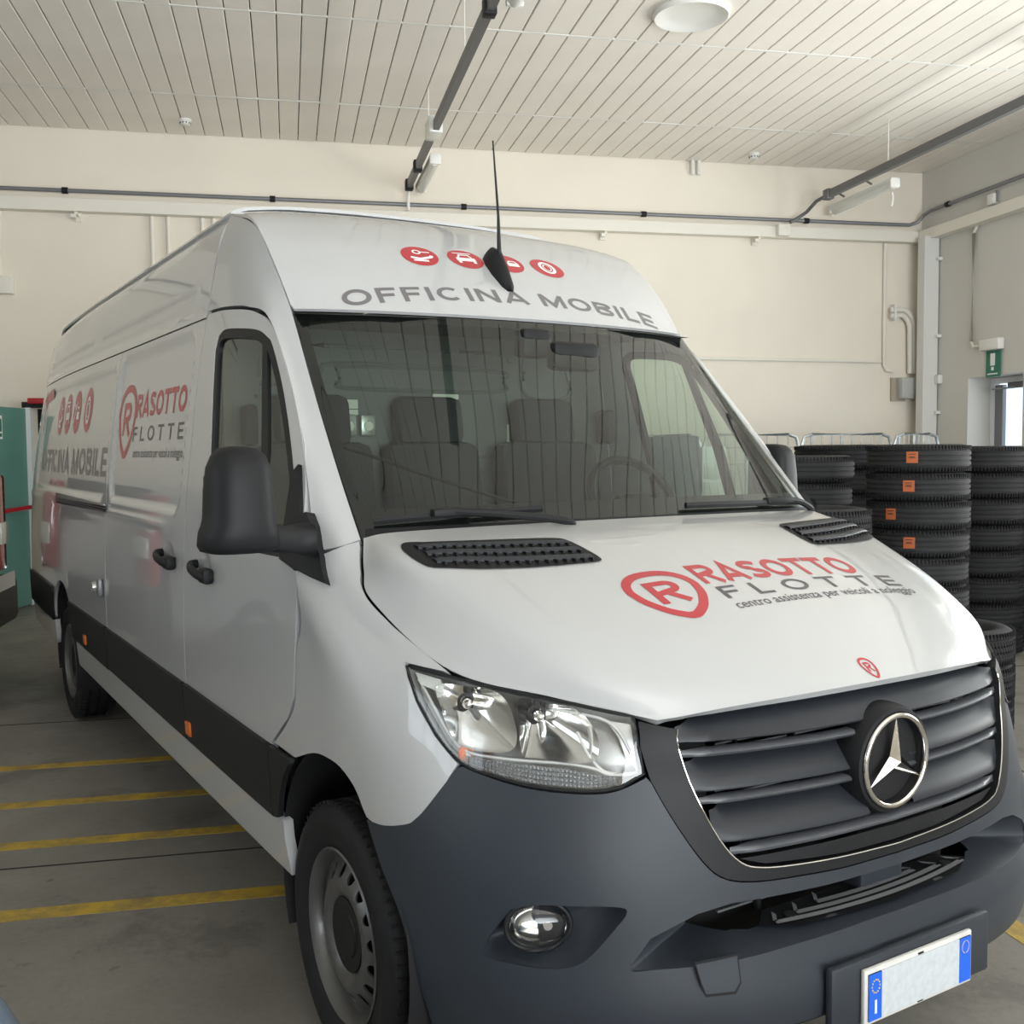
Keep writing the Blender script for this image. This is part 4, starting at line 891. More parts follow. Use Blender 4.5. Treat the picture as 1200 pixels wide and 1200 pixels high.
# ---- mirrors
def mirror(s, folded):
    base = [(.985, 1.075, 1.275), (.975, 1.225, 1.52), (.990, 1.205, 1.30), (1.005, 1.16, 1.30)]
    fs = side(s, False)
    mbp = panel('mirror_base', van, wrap(s), [(6.25, 1.272), (6.55, 1.283), (7.15, 1.318), (6.75, 1.43), (6.2, 1.455), (6.10, 1.42), (6.08, 1.34)], 'black', step=.03, scale=(.2, 1), thick=.03, off=.022)
    panel('mirror_base_cover', mbp, fs, [(1.20, 1.30), (1.33, 1.32), (1.36, 1.47), (1.375, 1.56), (1.345, 1.585), (1.24, 1.42)], 'black', step=.03, thick=.02, off=.012)
    piv = Vector((s*1.03, 1.12, 1.40)) if not folded else Vector((s*1.000, 1.27, 1.40)); ang = 0 if not folded else s*math.radians(96)
    R_ = Matrix.Rotation(ang, 3, 'Z')
    def tr(x, y, z): return piv+R_ @ (Vector((s*x, y, z))-Vector((s*1.03, 1.12, 1.40)))
    # arm
    V = []; F = []; nn = 16
    for x, y0, y1, z0, z1 in ((.985, 1.07, 1.20, 1.345, 1.435), (1.06, 1.03, 1.14, 1.360, 1.432), (1.14, 1.02, 1.12, 1.372, 1.450), (1.20, 1.03, 1.11, 1.385, 1.450)):
        for j in range(nn):
            t = 2*math.pi*j/nn; c_, s_ = math.cos(t), math.sin(t); q = 3.5
            V.append(tr(x, (y0+y1)/2+(y1-y0)/2*math.copysign(abs(c_)**(2/q), c_), (z0+z1)/2+(z1-z0)/2*math.copysign(abs(s_)**(2/q), s_)))
    F = [(i*nn+j, i*nn+(j+1) % nn, (i+1)*nn+(j+1) % nn, (i+1)*nn+j) for i in range(3) for j in range(nn)]+[tuple(range(nn)), tuple(range(3*nn, 4*nn))]
    mk('mirror_arm', V, F, 'black', mbp)
    # housing: superellipse sections stacked upwards
    V = []; nn = 28
    secs = [(1.372, 1.125, 1.262, .05), (1.378, 1.10, 1.284, .07), (1.392, 1.092, 1.291, .080), (1.425, 1.096, 1.287, .084), (1.444, 1.102, 1.279, .084), (1.462, 1.104, 1.275, .083), (1.53, 1.108, 1.272, .080), (1.585, 1.112, 1.265, .073), (1.615, 1.123, 1.252, .062), (1.632, 1.142, 1.235, .045), (1.638, 1.17, 1.208, .02)]
    for z, x0, x1, d in secs:
        for j in range(nn):
            t = 2*math.pi*j/nn; c_, s_ = math.cos(t), math.sin(t); q = 2.8
            yy = (-d*1.25 if s_ < 0 else d*.55)*abs(s_)**(2/q)
            V.append(tr((x0+x1)/2+(x1-x0)/2*math.copysign(abs(c_)**(2/q), c_), 1.085+yy, z))
    F = [(i*nn+j, i*nn+(j+1) % nn, (i+1)*nn+(j+1) % nn, (i+1)*nn+j) for i in range(len(secs)-1) for j in range(nn)]+[tuple(range(nn)), tuple(range((len(secs)-1)*nn, len(secs)*nn))]
    mk('mirror_housing', V, F, 'black', mbp)
    gv = [tr(x, 1.138, z) for x, z in ((1.125, 1.42), (1.26, 1.42), (1.258, 1.56), (1.24, 1.60), (1.15, 1.60), (1.125, 1.56))]
    mk('mirror_glass', gv, [tuple(range(6))], 'mirror', mbp, False)
mirror(-1, False); mirror(1, True)
# ---- wipers and scuttle
def onws(u, v, off=.012):
    P, N, _ = surf_eval(wsf, np.array([(u, v)]), (0, -1, .6)); return Vector(P[0]+N[0]*off)
for (u0, v0), (u1, v1) in (((-3.45, .24), (-1.15, .30)), ((.55, .26), (3.05, .24))):
    pts = [onws(u0+(u1-u0)*t, v0+(v1-v0)*t, .016) for t in np.linspace(0, 1, 9)]
    wb = MB().tube(pts, .011, 6, rx=.007).build('wiper_blade', 'black', van)
    um = (u0*.4+u1*.6); arm = [onws(um, (v0*.4+v1*.6), .03), onws(um+.55, .20, .036), onws(um+1.05, .12, .03), onws(um+1.15, .09, .02)]
    MB().tube(spline(arm, 5), [.011]*16, 8).build('wiper_arm', 'black', wb)
    MB().box(onws(um, (v0*.4+v1*.6), .026), (.12, .03, .022), bev=.006).build('wiper_joint', 'black', wb)
panel('scuttle', van, wsf, [(-3.9, .02), (3.9, .02), (3.8, .20), (-3.8, .20)], 'black', step=.1, thick=.0, off=.002, out_ref=(0, -1, .6))
# ---- bonnet vents
hood_bvh = bvh_of('hood')
def on_hood(x, y, off): return cast(hood_bvh, (x, y, 2.0), (0, 0, -1), off)
for s in (-1, 1):
    ol = spline([(.806, .930), (.822, .905), (.822, .85), (.808, .785), (.775, .745), (.715, .702), (.63, .672), (.544, .650), (.46, .638), (.40, .634), (.382, .650), (.386, .71), (.398, .780), (.425, .806), (.533, .836), (.733, .893), (.78, .918)], 3, True)
    UV, T = tri2d([(s*a, b) for a, b in ol], step=.03); vb = mk('bonnet_vent', [on_hood(a, b, .0025) for a, b in UV], T, 'black', van)
    for k in range(3):
        f0 = .06+.32*k; V = []; nx = 22
        for i in range(nx):
            g = i/(nx-1)
            xi, yi = .41+(.795-.41)*g, .792+(.905-.792)*g; xo, yo = .400+(.785-.400)*g, .640+(.765-.640)*g*(.35+.65*g)
            for fr, of in ((0, .003), (.10, .008), (.20, .009), (.23, .003)):
                f_ = f0+fr*.95; V.append(on_hood(s*(xi+(xo-xi)*f_), yi+(yo-yi)*f_, of))
        mk('vent_slat', V, [(i*4+j, i*4+j+1, (i+1)*4+j+1, (i+1)*4+j) for i in range(nx-1) for j in range(3)], 'blade', vb)
        tooth = MB()
        for i in range(16):
            g = (i+.5)/16; xi, yi = .41+(.795-.41)*g, .792+(.905-.792)*g; xo, yo = .400+(.785-.400)*g, .640+(.765-.640)*g*(.35+.65*g); f_ = f0+.265
            q = on_hood(s*(xi+(xo-xi)*f_), yi+(yo-yi)*f_, .006); tooth.box(q, (.006, .020, .006))
        tooth.build('vent_rib', 'satin', vb, smooth=False)
# ---- number plate
pb = MB().box((0, -.012, .44), (.545, .022, .145), bev=.008).build('plate_bracket', 'bumper', van)
np_ = MB().box((0, -.030, .432), (.372, .012, .124), bev=.004).build('number_plate', 'frame', van)
MB().box((0, -.0375, .432), (.352, .004, .104)).build('plate_field', 'plate', np_, smooth=False)
for s in (-1, 1): MB().box((s*.1555, -.0385, .432), (.041, .004, .104)).build('plate_band', 'blue', np_, smooth=False)
mb = MB()
for k in range(12):
    t = 2*math.pi*k/12; mb.box((-.1555+.0125*math.cos(t), -.0412, .456+.0145*math.sin(t)), (.0032, .001, .0032))
mb.build('star_circle', mat('plate_star', (.75, .62, .15), .5), np_, smooth=False)
MB().box((-.1555, -.0412, .410), (.0065, .001, .030)).build('country_letter', 'white_film', np_, smooth=False)
mb = MB(); mb.tube([(.1555+.0125*math.cos(t), -.041, .462+.0145*math.sin(t)) for t in np.linspace(0, 2*math.pi, 25)[:-1]], .001, 5, closed=True); mb.build('band_circle', mat('plate_ring', (.62, .45, .5), .5), np_)
for z_ in (.487, .377): MB().box((0, -.0365, z_), (.018, .002, .004)).build('frame_clip', 'satin', np_, smooth=False)
# ---- roof aerial
cap_bvh = bvh_of('cap')
def on_cap(x, y, off): return cast(cap_bvh, (x, y, 4.0), (0, 0, -1), off)
a0 = on_cap(0, 1.70, .0); a1 = on_cap(0, 1.87, .0); n_ = Vector((0, -.70, .71))
V = []; 
for t, wd, ht in ((0, .012, .012), (.12, .026, .026), (.45, .034, .055), (.75, .032, .075), (.95, .022, .06), (1.0, .012, .03)):
    c = a0.lerp(a1, t)
    V += [c+Vector((wd*math.cos(a)*1.0, 0, 0))+n_*(ht*max(math.sin(a), 0)-.004) for a in np.linspace(0, math.pi, 9)]
an = mk('roof_aerial', V, [(i*9+j, i*9+j+1, (i+1)*9+j+1, (i+1)*9+j) for i in range(5) for j in range(8)]+[tuple(range(9)), tuple(range(45, 54))], 'black', van)
b_ = a0.lerp(a1, .70)+n_*.06
MB().tube([b_, b_+Vector((0, .005, .14)), b_+Vector((-.005, .03, .41))], [.0085, .005, .0028], 8).build('aerial_whip', 'black', an)

# ---- cabin
def rounded(name, c, size, m, parent, bev=.04, ax=None): return MB().box(c, size, ax, bev).build(name, m, parent)
bk_ = rounded('bulkhead', (0, 2.34, 1.36), (1.72, .03, 1.52), 'bulk', van, .008)
def rib(pts, r=.012, m='bulk'): return MB().tube([(x, 2.322, z) for x, z in spline(pts, 5)], r, 6).build('pressed_rib', m, bk_)
for pts in ([(-.72, 1.90), (-.70, 2.0), (-.60, 2.03), (-.2, 2.03), (.30, 2.03), (.38, 2.0)], [(-.72, 1.88), (-.55, 1.885), (-.48, 1.93), (-.40, 1.965), (.25, 1.965)], [(-.74, 1.83), (-.58, 1.83), (-.52, 1.78), (-.45, 1.73)], [(-.40, 1.93), (-.36, 1.955), (.30, 1.955), (.34, 1.92), (.30, 1.87), (-.36, 1.87), (-.40, 1.90), (-.40, 1.93)], [(.45, 2.04), (.62, 2.04), (.68, 1.86), (.46, 1.86), (.45, 2.04)], [(-.1, 1.60), (.80, 1.60)], [(-.1, 1.55), (.80, 1.55)]): rib(pts, .010)
for x0, x1, z0, z1 in ((-.41, -.33, 1.79, 1.825), (-.41, -.33, 1.765, 1.786), (.0, .12, 1.835, 1.855), (-.05, .12, 1.80, 1.818), (-.05, .12, 1.77, 1.788)):
    MB().box(((x0+x1)/2, 2.318, (z0+z1)/2), (x1-x0, .004, z1-z0)).build('label_strip', 'label', bk_, smooth=False)
for x_ in (-.375, -.295, .0):
    sk = rounded('socket_box', (x_, 2.31, 1.725), (.062, .03, .085), 'silverplastic', bk_, .008)
    MB().lathe([(0, 0), (0, .018), (-.006, .02)], (x_, 2.293, 1.722), (0, 1, 0), 16).build('socket', 'label', sk)
for x_ in (.36, .50): MB().box((x_, 2.318, 1.69), (.010, .004, .085)).build('reflection_strip', 'label', bk_, smooth=False)  # light bars put in as white strips, standing in for reflections
UV, T = tri2d([(-.80, 1.66), (.80, 1.66), (.84, 2.34), (-.84, 2.34)], step=.15); mk('headliner', [(a, b, 2.06+.05*(b-1.66)) for a, b in UV], T, 'liner', van)
mk('overhead_lining', [(-.80, 1.66, 2.06), (.80, 1.66, 2.06), (.5, 1.60, 2.06), (0, 1.585, 2.06), (-.5, 1.60, 2.06)], [(0, 1, 2, 3, 4)], 'liner', van, False)
MB().box((0, 1.9, .62), (1.80, .95, .06)).build('cab_floor', 'dash', van, smooth=False)
# dashboard swept across the cab
dp = [(.98, 1.36), (1.10, 1.375), (1.25, 1.36), (1.40, 1.335), (1.50, 1.30), (1.53, 1.24), (1.50, 1.10), (1.42, .95), (1.40, .70)]
V = []; xs = np.linspace(-.86, .86, 40)
for x in xs:
    hmp = .055*math.exp(-((x-.46)/.20)**4); bow = .10*(abs(x)/.86)**2
    for y, z in dp: V.append((x, y+bow*(1 if y < 1.3 else .3), z-.02*(abs(x)/.86)**2+(hmp if 1.2 < y < 1.52 else 0)))
k = len(dp); ds = mk('dashboard', V, [(i*k+j, i*k+j+1, (i+1)*k+j+1, (i+1)*k+j) for i in range(39) for j in range(k-1)], 'dash', van)
MB().tube([(-.72+i*.05, 1.33+.02*math.sin(i*.1), 1.362) for i in range(14)], .008, 6).build('dash_edge', 'silverplastic', ds)
rounded('tablet_ledge', (-.45, 1.22, 1.372), (.50, .12, .018), 'bulk', ds, .006)
rounded('papers', (-.30, 1.30, 1.364), (.34, .018, .010), 'label', ds, .003)
sw = Vector((.48, 1.60, 1.42)); tilt = Matrix.Rotation(math.radians(-32), 3, 'X')
def swp(x, z): return sw+tilt @ Vector((x, 0, z))
st = MB().tube([swp(.19*math.cos(t), .19*math.sin(t)) for t in np.linspace(0, 2*math.pi, 33)[:-1]], .017, 8, closed=True).build('steering_wheel', 'black', van)
rounded('steering_hub', swp(0, -.03), (.17, .05, .13), 'black', st, .02, tuple(tilt.col[i] for i in range(3)))
for x_ in (-1, 1): MB().tube([swp(x_*.07, -.02), swp(x_*.18, -.02)], .018, 8, rx=.012).build('steering_spoke', 'black', st)
MB().tube([swp(0, -.08), swp(0, -.18)], .018, 8, rx=.012).build('steering_spoke', 'black', st)
MB().lathe([(0, 0), (.004, .0), (.004, .02), (0, .02)], swp(0, -.02)-Vector((0, .028, 0)), (0, -1, 0), 16).build('horn_badge', 'silverplastic', st)
MB().tube([swp(0, -.03), sw+Vector((0, -.30, -.12))], .05, 10).build('steering_column', 'black', st)
def seat(x, w_):
    b = rounded('seat', (x, 1.98, .95), (w_, .52, .16), 'cloth', van, .05)
    bx = (Vector((1, 0, 0)), Vector((0, .985, -.17)), Vector((0, .17, .985)))
    rounded('backrest', (x, 2.20, 1.33), (w_, .13, .66), 'cloth', b, .05, bx)
    rounded('headrest', (x, 2.265, 1.74), (min(w_, .30), .10, .20), 'cloth', b, .04, bx)
    rounded('seat_base', (x, 2.0, .75), (w_*.8, .42, .26), 'black', b, .02)
seat(.50, .50); seat(-.05, .42); seat(-.54, .46)
rounded('interior_mirror', (.13, 1.50, 1.945), (.20, .07, .10), 'black', van, .025)
rounded('sensor_box', (.0, 1.56, 1.99), (.12, .08, .10), 'black', van, .02)
for s in (-1, 1): rounded('belt_anchor', (s*.80, 2.21, 1.72), (.05, .10, .15), 'black', van, .02)
MB().tube(spline([(-.86, 1.60, 1.64), (-.75, 1.50, 1.64), (-.55, 1.30, 1.55), (-.30, 1.16, 1.46), (-.05, 1.08, 1.41)], 6), .006, 6).build('cable', 'black', ds)

# ---- lettering: strokes laid on the panels
def glyph(ch, w, t):
    h = t/2; R = []
    def arc(cx, cy, rx, ry, a0, a1, n=20): return [(cx+rx*math.cos(math.radians(a0+(a1-a0)*i/n)), cy+ry*math.sin(math.radians(a0+(a1-a0)*i/n))) for i in range(n+1)]
    if ch == 'O': R = [(arc(w/2, .5, w/2-h, .5-h, 0, 360, 32)[:-1], True)]
    elif ch == 'C': R = [(arc(w/2, .5, w/2-h, .5-h, 48, 312, 28), False)]
    elif ch == 'F': R = [([(h, 0), (h, 1-h), (w, 1-h)], False), ([(h, .5), (w*.88, .5)], False)]
    elif ch == 'E': R = [([(w, h), (h, h), (h, 1-h), (w, 1-h)], False), ([(h, .5), (w*.92, .5)], False)]
    elif ch == 'L': R = [([(h, 1), (h, h), (w, h)], False)]
    elif ch == 'I': R = [([(h, 0), (h, 1)], False)]
    elif ch == 'T': R = [([(0, 1-h), (w, 1-h)], False), ([(w/2, 1-t), (w/2, 0)], False)]
    elif ch == 'N': R = [([(h, 0), (h, 1)], False), ([(h, 1-h*.4), (w-h, h*.4)], False), ([(w-h, 0), (w-h, 1)], False)]
    elif ch == 'M': R = [([(h, 0), (h, 1)], False), ([(h, 1-h*.4), (w/2, .12), (w-h, 1-h*.4)], False), ([(w-h, 0), (w-h, 1)], False)]
    elif ch == 'A': R = [([(h*.8, 0), (w/2, 1-h*.5), (w-h*.8, 0)], False), ([(w*.22, .27), (w*.78, .27)], False)]
    elif ch == 'B': R = [([(h, h), (h, 1-h), (w*.62, 1-h)]+arc(w*.62, .76, w*.30-h*.2, .24-h, 90, -90, 8)+[(h, .52)], False), ([(h, .52), (w*.66, .52)]+arc(w*.66, .27, w*.34-h, .27-h, 90, -90, 8)+[(h, h)], False)]
    elif ch == 'R': R = [([(h, 0), (h, 1-h), (w*.64, 1-h)]+arc(w*.64, .71, w*.36-h, .29-h, 90, -90, 10)+[(h, .42)], False), ([(w*.50, .42), (w-h*.8, 0)], False)]
    elif ch == 'S': R = [(arc(w/2, .735, w/2-h, .265-h, 25, 90, 6)+arc(w*.45, .735, w*.45-h, .265-h, 95, 265, 14)+arc(w*.55, .265, w*.45-h, .265-h, 85, -90, 14)+arc(w/2, .265, w/2-h, .265-h, -95, -155, 6), False)]
    return R
def stroke(pts, t, closed=False, step=.1):
    """ribbon with mitred joints -> (verts, quads)"""
    P = []
    pts = [q for i, q in enumerate(pts) if i == 0 or math.hypot(q[0]-pts[i-1][0], q[1]-pts[i-1][1]) > 1e-6]
    n = len(pts)
    for i in range(n if closed else n-1):
        a, b = np.array(pts[i], float), np.array(pts[(i+1) % n], float); k = max(1, int(np.linalg.norm(b-a)/step))
        P += [tuple(a+(b-a)*j/k) for j in range(k)]
    if not closed: P.append(tuple(pts[-1]))
    P = np.array(P); n = len(P); V = []; F = []
    for i in range(n):
        a = P[i-1] if (i or closed) else None; c = P[(i+1) % n] if (i < n-1 or closed) else None
        d1 = (P[i]-a) if a is not None else (c-P[i]); d2 = (c-P[i]) if c is not None else d1
        d1 = d1/(np.linalg.norm(d1)+1e-9); d2 = d2/(np.linalg.norm(d2)+1e-9); n1 = np.array([-d1[1], d1[0]]); n2 = np.array([-d2[1], d2[0]]); m_ = n1+n2; L = np.linalg.norm(m_)
        m_ = m_/L if L > .2 else n1; k = (t/2)/max(.45, float(m_@n1)); V += [tuple(P[i]+m_*k), tuple(P[i]-m_*k)]
    for i in range(n if closed else n-1): j = (i+1) % n; F.append((2*i, 2*i+1, 2*j+1, 2*j))
    return V, F
def word(text, widths, t, gap, scale, squeeze=None):
    """list of (verts, faces) per letter in metres; total width is set by scale=(sx, sy)"""
    out = []; x = 0
    for ch in text:
        if ch == ' ': x += widths.get(' ', .5); continue
        w_ = widths.get(ch, widths['*']); V = []; F = []
        for pts, cl in glyph(ch, w_, t):
            v, f = stroke(pts, t, cl); n = len(V); V += v; F += [tuple(i+n for i in q) for q in f]
        out.append(([(a+x, b) for a, b in V], F)); x += w_+gap
    W_ = x-gap
    return [([(a/W_*scale[0], b*scale[1]) for a, b in V], F) for V, F in out]
def lay(name, shapes, fn, m, parent, label=None):
    """one decal part from 2-D shapes; fn maps (x, y) to a point on the panel"""
    V = []; F = []
    for v, f in shapes: n = len(V); V += [fn(*q) for q in v]; F += [tuple(i+n for i in q) for q in f]
    o = mk(name, V, F, m, parent, False)
    if label: o['label'] = label
    return o
def poly(pts, step=.03): V, T = tri2d(pts, step=step); return [tuple(v) for v in V], [tuple(t) for t in T]
def textmesh(body, width):
    cu = bpy.data.curves.new('tmp', 'FONT'); cu.body = body; cu.size = 1; cu.resolution_u = 3; cu.offset = .004
    o = bpy.data.objects.new('tmp', cu); C.objects.link(o); bpy.context.view_layer.update()
    me = o.evaluated_get(bpy.context.evaluated_depsgraph_get()).to_mesh()
    V = np.array([tuple(v.co)[:2] for v in me.vertices]); F = [tuple(p.vertices) for p in me.polygons]
    bpy.data.objects.remove(o); bpy.data.curves.remove(cu)
    V[:, 0] -= V[:, 0].min(); k = width/V[:, 0].max(); return V*k, F
def shield(w_, h_, t):
    """egg shaped ring pointed at the foot with an R inside"""
    pts = [(.5*math.copysign(abs(math.cos(a))**.85, math.cos(a)), .12+.38*math.sin(a)) for a in np.linspace(0, math.pi, 17)]
    low = spline([(-.5, .12), (-.44, -.10), (-.28, -.33), (-.10, -.47), (0, -.50), (.10, -.47), (.28, -.33), (.44, -.10), (.5, .12)], 4)[1:-1]
    ring_ = stroke([(a*w_, b*h_) for a, b in pts+low], t, True, .05)
    sh = [ring_]
    for g, cl in glyph('R', .86, .20):
        v, f = stroke(g, .20, cl); sh.append(([((a-.43)*w_*.56, (b-.42)*h_*.50) for a, b in v], f))
    return sh
WID = {'*': .92, 'O': 1.12, 'I': .2, 'M': 1.15, 'C': 1.05, 'A': 1.1, 'N': .98, 'T': .95, 'E': .80, 'F': .78, 'L': .72, 'S': .95, 'R': .98, 'B': .92, ' ': .42}
side_bvh = bvh_of('side-1')
def on_side(y0, z0): return lambda x, y: cast(side_bvh, (-2.0, y0-x, z0+y), (1, 0, 0), .0012)
def hood_map(x0, y0, kx=0.0): return lambda x, y: on_hood(x0+x, y0+y+kx*x, .0010)
def cap_map(x0, y0): return lambda x, y: on_cap(x0+x, y0+.05*(x0+x)**2+y, .0010)
def letters(parent, name, text, t, gap, scale, fn, m, label, wid=WID):
    ls = word(text, wid, t, gap, scale)
    for ch, g in zip(text.replace(' ', ''), ls): lay('letter', [g], fn, m, parent, label.split(' lettering')[0]+' letter '+ch+' of '+text)
# bonnet logo
lay('logo_shield', shield(.200, .185, .024), hood_map(-.322, .450), 'red', van, 'red shield logo on the bonnet')
letters(van, 'lettering', 'RASOTTO', .21, .10, (.575, .092), hood_map(-.190, .464, -.012), 'red', 'red lettering RASOTTO on the bonnet')
FW = dict(WID); FW.update({'F': .75, 'L': .72, 'E': .8})
letters(van, 'lettering', 'FLOTTE', .17, .62, (.655, .052), hood_map(-.180, .393), 'dgrey_film', 'dark grey lettering FLOTTE on the bonnet')
tv, tf = textmesh('centro assistenza per veicoli a noleggio', .675); tag(kind='stuff', o=lay('lettering', [([tuple(v) for v in tv], tf)], hood_map(-.183, .350, .015), 'dgrey_film', van, 'small grey line centro assistenza per veicoli a noleggio on the bonnet'))
lay('logo_shield', shield(.040, .050, .006), hood_map(.004, .118), 'red', van, 'small red shield badge above the grille')
# roof front
letters(van, 'lettering', 'OFFICINA MOBILE', .20, .22, (1.30, .050), cap_map(-.645, 1.652), 'grey_film', 'grey lettering OFFICINA MOBILE above the windscreen')
def icon(kind, k=1.0):
    if kind == 0: return [stroke([(-.035*k, -.012*k), (-.005*k, -.022*k), (.035*k, -.010*k), (.040*k, .0)], .012*k), stroke([(-.030*k, -.030*k), (.02*k, -.034*k)], .010*k), stroke([(.012*k*math.cos(a)-.005*k, .022*k+.012*k*math.sin(a)) for a in np.linspace(0, 2*math.pi, 13)[:-1]], .006*k, True), stroke([(.008*k, .022*k), (.040*k, .022*k)], .006*k)]
    if kind == 1: return [stroke([(-.034*k, -.006*k), (.034*k, -.006*k)], .022*k), stroke([(-.024*k, .006*k), (-.016*k, .024*k), (.016*k, .024*k), (.024*k, .006*k)], .007*k), stroke([(-.026*k, -.018*k), (-.026*k, -.030*k)], .011*k), stroke([(.026*k, -.018*k), (.026*k, -.030*k)], .011*k), stroke([(-.036*k, .036*k), (.030*k, .036*k)], .006*k)]
    if kind == 2: return [stroke([(.0, -.010*k), (.042*k, -.010*k)], .022*k), stroke([(.006*k, .002*k), (.012*k, .014*k), (.032*k, .014*k), (.038*k, .002*k)], .006*k), stroke([(-.040*k, -.030*k), (-.020*k, .010*k), (-.040*k, .026*k)], .009*k), stroke([(-.020*k, .010*k), (.0, .030*k)], .008*k)]
    return [stroke([(.026*k*math.cos(a), .034*k*math.sin(a)) for a in np.linspace(0, 2*math.pi, 25)[:-1]], .011*k, True), stroke([(.014*k*math.cos(a), .020*k*math.sin(a)) for a in np.linspace(0, 2*math.pi, 17)[:-1]], .004*k, True)]
def off2(fn, d): return lambda x, y: fn(x, y)+d
def disc2(r, asp=1.0): return poly([(r*math.cos(a), r*asp*math.sin(a)) for a in np.linspace(0, 2*math.pi, 33)[:-1]], r*.4)
for i, x_ in enumerate((-.284, -.100, .075, .256)):
    fn = lambda x, y, x_=x_: on_cap(x_+x, 1.85+.03*x_**2+y*.72, .0010)
    d_ = lay('logo_disc', [disc2(.071)], fn, 'red', van, 'red disc pictogram above the windscreen')
    lay('pictogram', icon(i, 1.15), lambda x, y, x_=x_: on_cap(x_+x, 1.85+.03*x_**2+y*.72, .0020), 'white_film', d_)
# van's right side
lay('logo_shield', shield(.335, .31, .036), on_side(3.635, 1.770), 'red', van, 'red shield logo on the sliding door')
letters(van, 'lettering', 'RASOTTO', .22, .12, (.875, .105), on_side(3.445, 1.782), 'red', 'red lettering RASOTTO on the sliding door')
letters(van, 'lettering', 'FLOTTE', .17, .62, (.90, .066), on_side(3.47, 1.676), 'dgrey_film', 'dark grey lettering FLOTTE on the sliding door')
tv, tf = textmesh('centro assistenza per veicoli a noleggio', .89); tag(kind='stuff', o=lay('lettering', [([tuple(v) for v in tv], tf)], on_side(3.44, 1.605), 'dgrey_film', van, 'small grey line of lettering on the sliding door'))
for i, y_ in enumerate((5.74, 5.42, 5.08, 4.71)):
    d_ = lay('logo_disc', [disc2(.125)], on_side(y_, 1.865), 'red', van, 'red disc pictogram on the rear side panel')
    f2 = lambda x, y, y_=y_: cast(side_bvh, (-2.0, y_-x, 1.865+y), (1, 0, 0), .0026)
    lay('pictogram', icon(i, 2.0), f2, 'white_film', d_)
letters(van, 'lettering', 'OFFICINA MOBILE', .20, .20, (2.50, .148), on_side(6.54, 1.505), 'grey_film', 'grey lettering OFFICINA MOBILE on the rear side panel')
lay('red_corner_stripe', [stroke([(0, -.20), (-.02, -.03), (.08, .03), (.50, .045)], .07, False, .03)], on_side(6.74, 1.99), 'red', van, 'red corner stripe on the rear side panel')

# ================================================================== OTHER THINGS
# ---- tyres
def tyre_mesh(R, H, deep, n=64):
    h = H/2; pr = [(-h*.55, R*.60), (-h*.85, R*.66), (-h*.97, R*.74), (-h, R*.82), (-h*.94, R*.90), (-h*.80, R*.965), (-h*.66, R*.992)]
    for g in (-.40, -.13, .13, .40): pr += [(h*g*1.35-.006, R), (h*g*1.35-.004, R-deep), (h*g*1.35+.004, R-deep), (h*g*1.35+.006, R)]
    pr += [(-a, r) for a, r in [(-h*.66, R*.992), (-h*.80, R*.965), (-h*.94, R*.90), (-h, R*.82), (-h*.97, R*.74), (-h*.85, R*.66), (-h*.55, R*.60)]]
    return pr
def tyre(c, R, H, m, label, blocks=False, group='tyres stacked by the wall'):
    o = tag(MB().lathe(tyre_mesh(R, H, .008), c, (0, 0, 1), 64).build('tyre', m, angle=45), label, 'tyre', group)
    sip = MB(); c = Vector(c); n = 90
    for k in range(n):
        a = 2*math.pi*k/n; d = Vector((math.cos(a), math.sin(a), 0)); t = Vector((-math.sin(a), math.cos(a), 0))
        for s in (-1, 1): sip.box(c+d*(R*.985)+Vector((0, 0, s*H*.37)), (.005, .014, H*.17), (t, d, Vector((0, 0, 1))))
        if blocks: sip.box(c+d*(R-.003)+Vector((0, 0, 0)), (.007, .010, H*.5), ((t+Vector((0, 0, .5))).normalized(), d, (Vector((0, 0, 1))-t*.5).normalized()))
    tag(sip.build('tread_sipe', 'dark', o, smooth=False), kind='stuff')
    return o
ORD = ['topmost', 'second from the top', 'third from the top', 'fourth from the top', 'fifth from the top', 'sixth from the top', 'seventh from the top', 'eighth from the top', 'lowest on the floor']
def stack(a, b, n, R, H, m, desc, blocks=False, seed=0, jit=.012):
    rnd = random.Random(seed); first = None; out = []
    for i in range(n):
        p_ = rm(a+rnd.uniform(-jit, jit), b+rnd.uniform(-jit, jit), H/2+i*(H+.0006)+.001); lab = 'black tyre %s in the %s' % (ORD[n-1-i], desc)
        if first is None: first = tyre(p_, R, H, m, lab, blocks); o = first
        else: o = copy_tree(first, p_-Vector(ORG[first.name]), None, rnd.uniform(0, 6)); o['label'] = lab
        o['group'] = desc; out.append((o, p_))
    return out
s1 = stack(2.72, 4.12, 9, .323, .1815, 'rubber2', 'stack with orange stickers', seed=2)
stack(4.03, 5.30, 8, .36, .2025, 'rubber', 'tall stack beside the stickered stack', seed=3)
stack(4.79, 5.22, 8, .36, .2025, 'rubber', 'tall stack nearest the exit door', seed=4)
stack(2.36, 5.02, 8, .355, .195, 'rubber2', 'slightly shorter stack behind the van mirror', seed=5)
stack(3.22, 6.05, 8, .36, .205, 'rubber', 'tall stack half hidden behind the stickered stack', seed=6)
s6 = stack(1.82, 3.85, 6, .350, .2085, 'rubber2', 'low stack with chunky tread beside the bonnet', blocks=True, seed=7)
stack(2.37, 3.22, 3, .335, .2, 'rubber2', 'small floor stack beside the headlight', blocks=True, seed=8)
camp = VR @ Vector((-1.97, -1.504, 0))
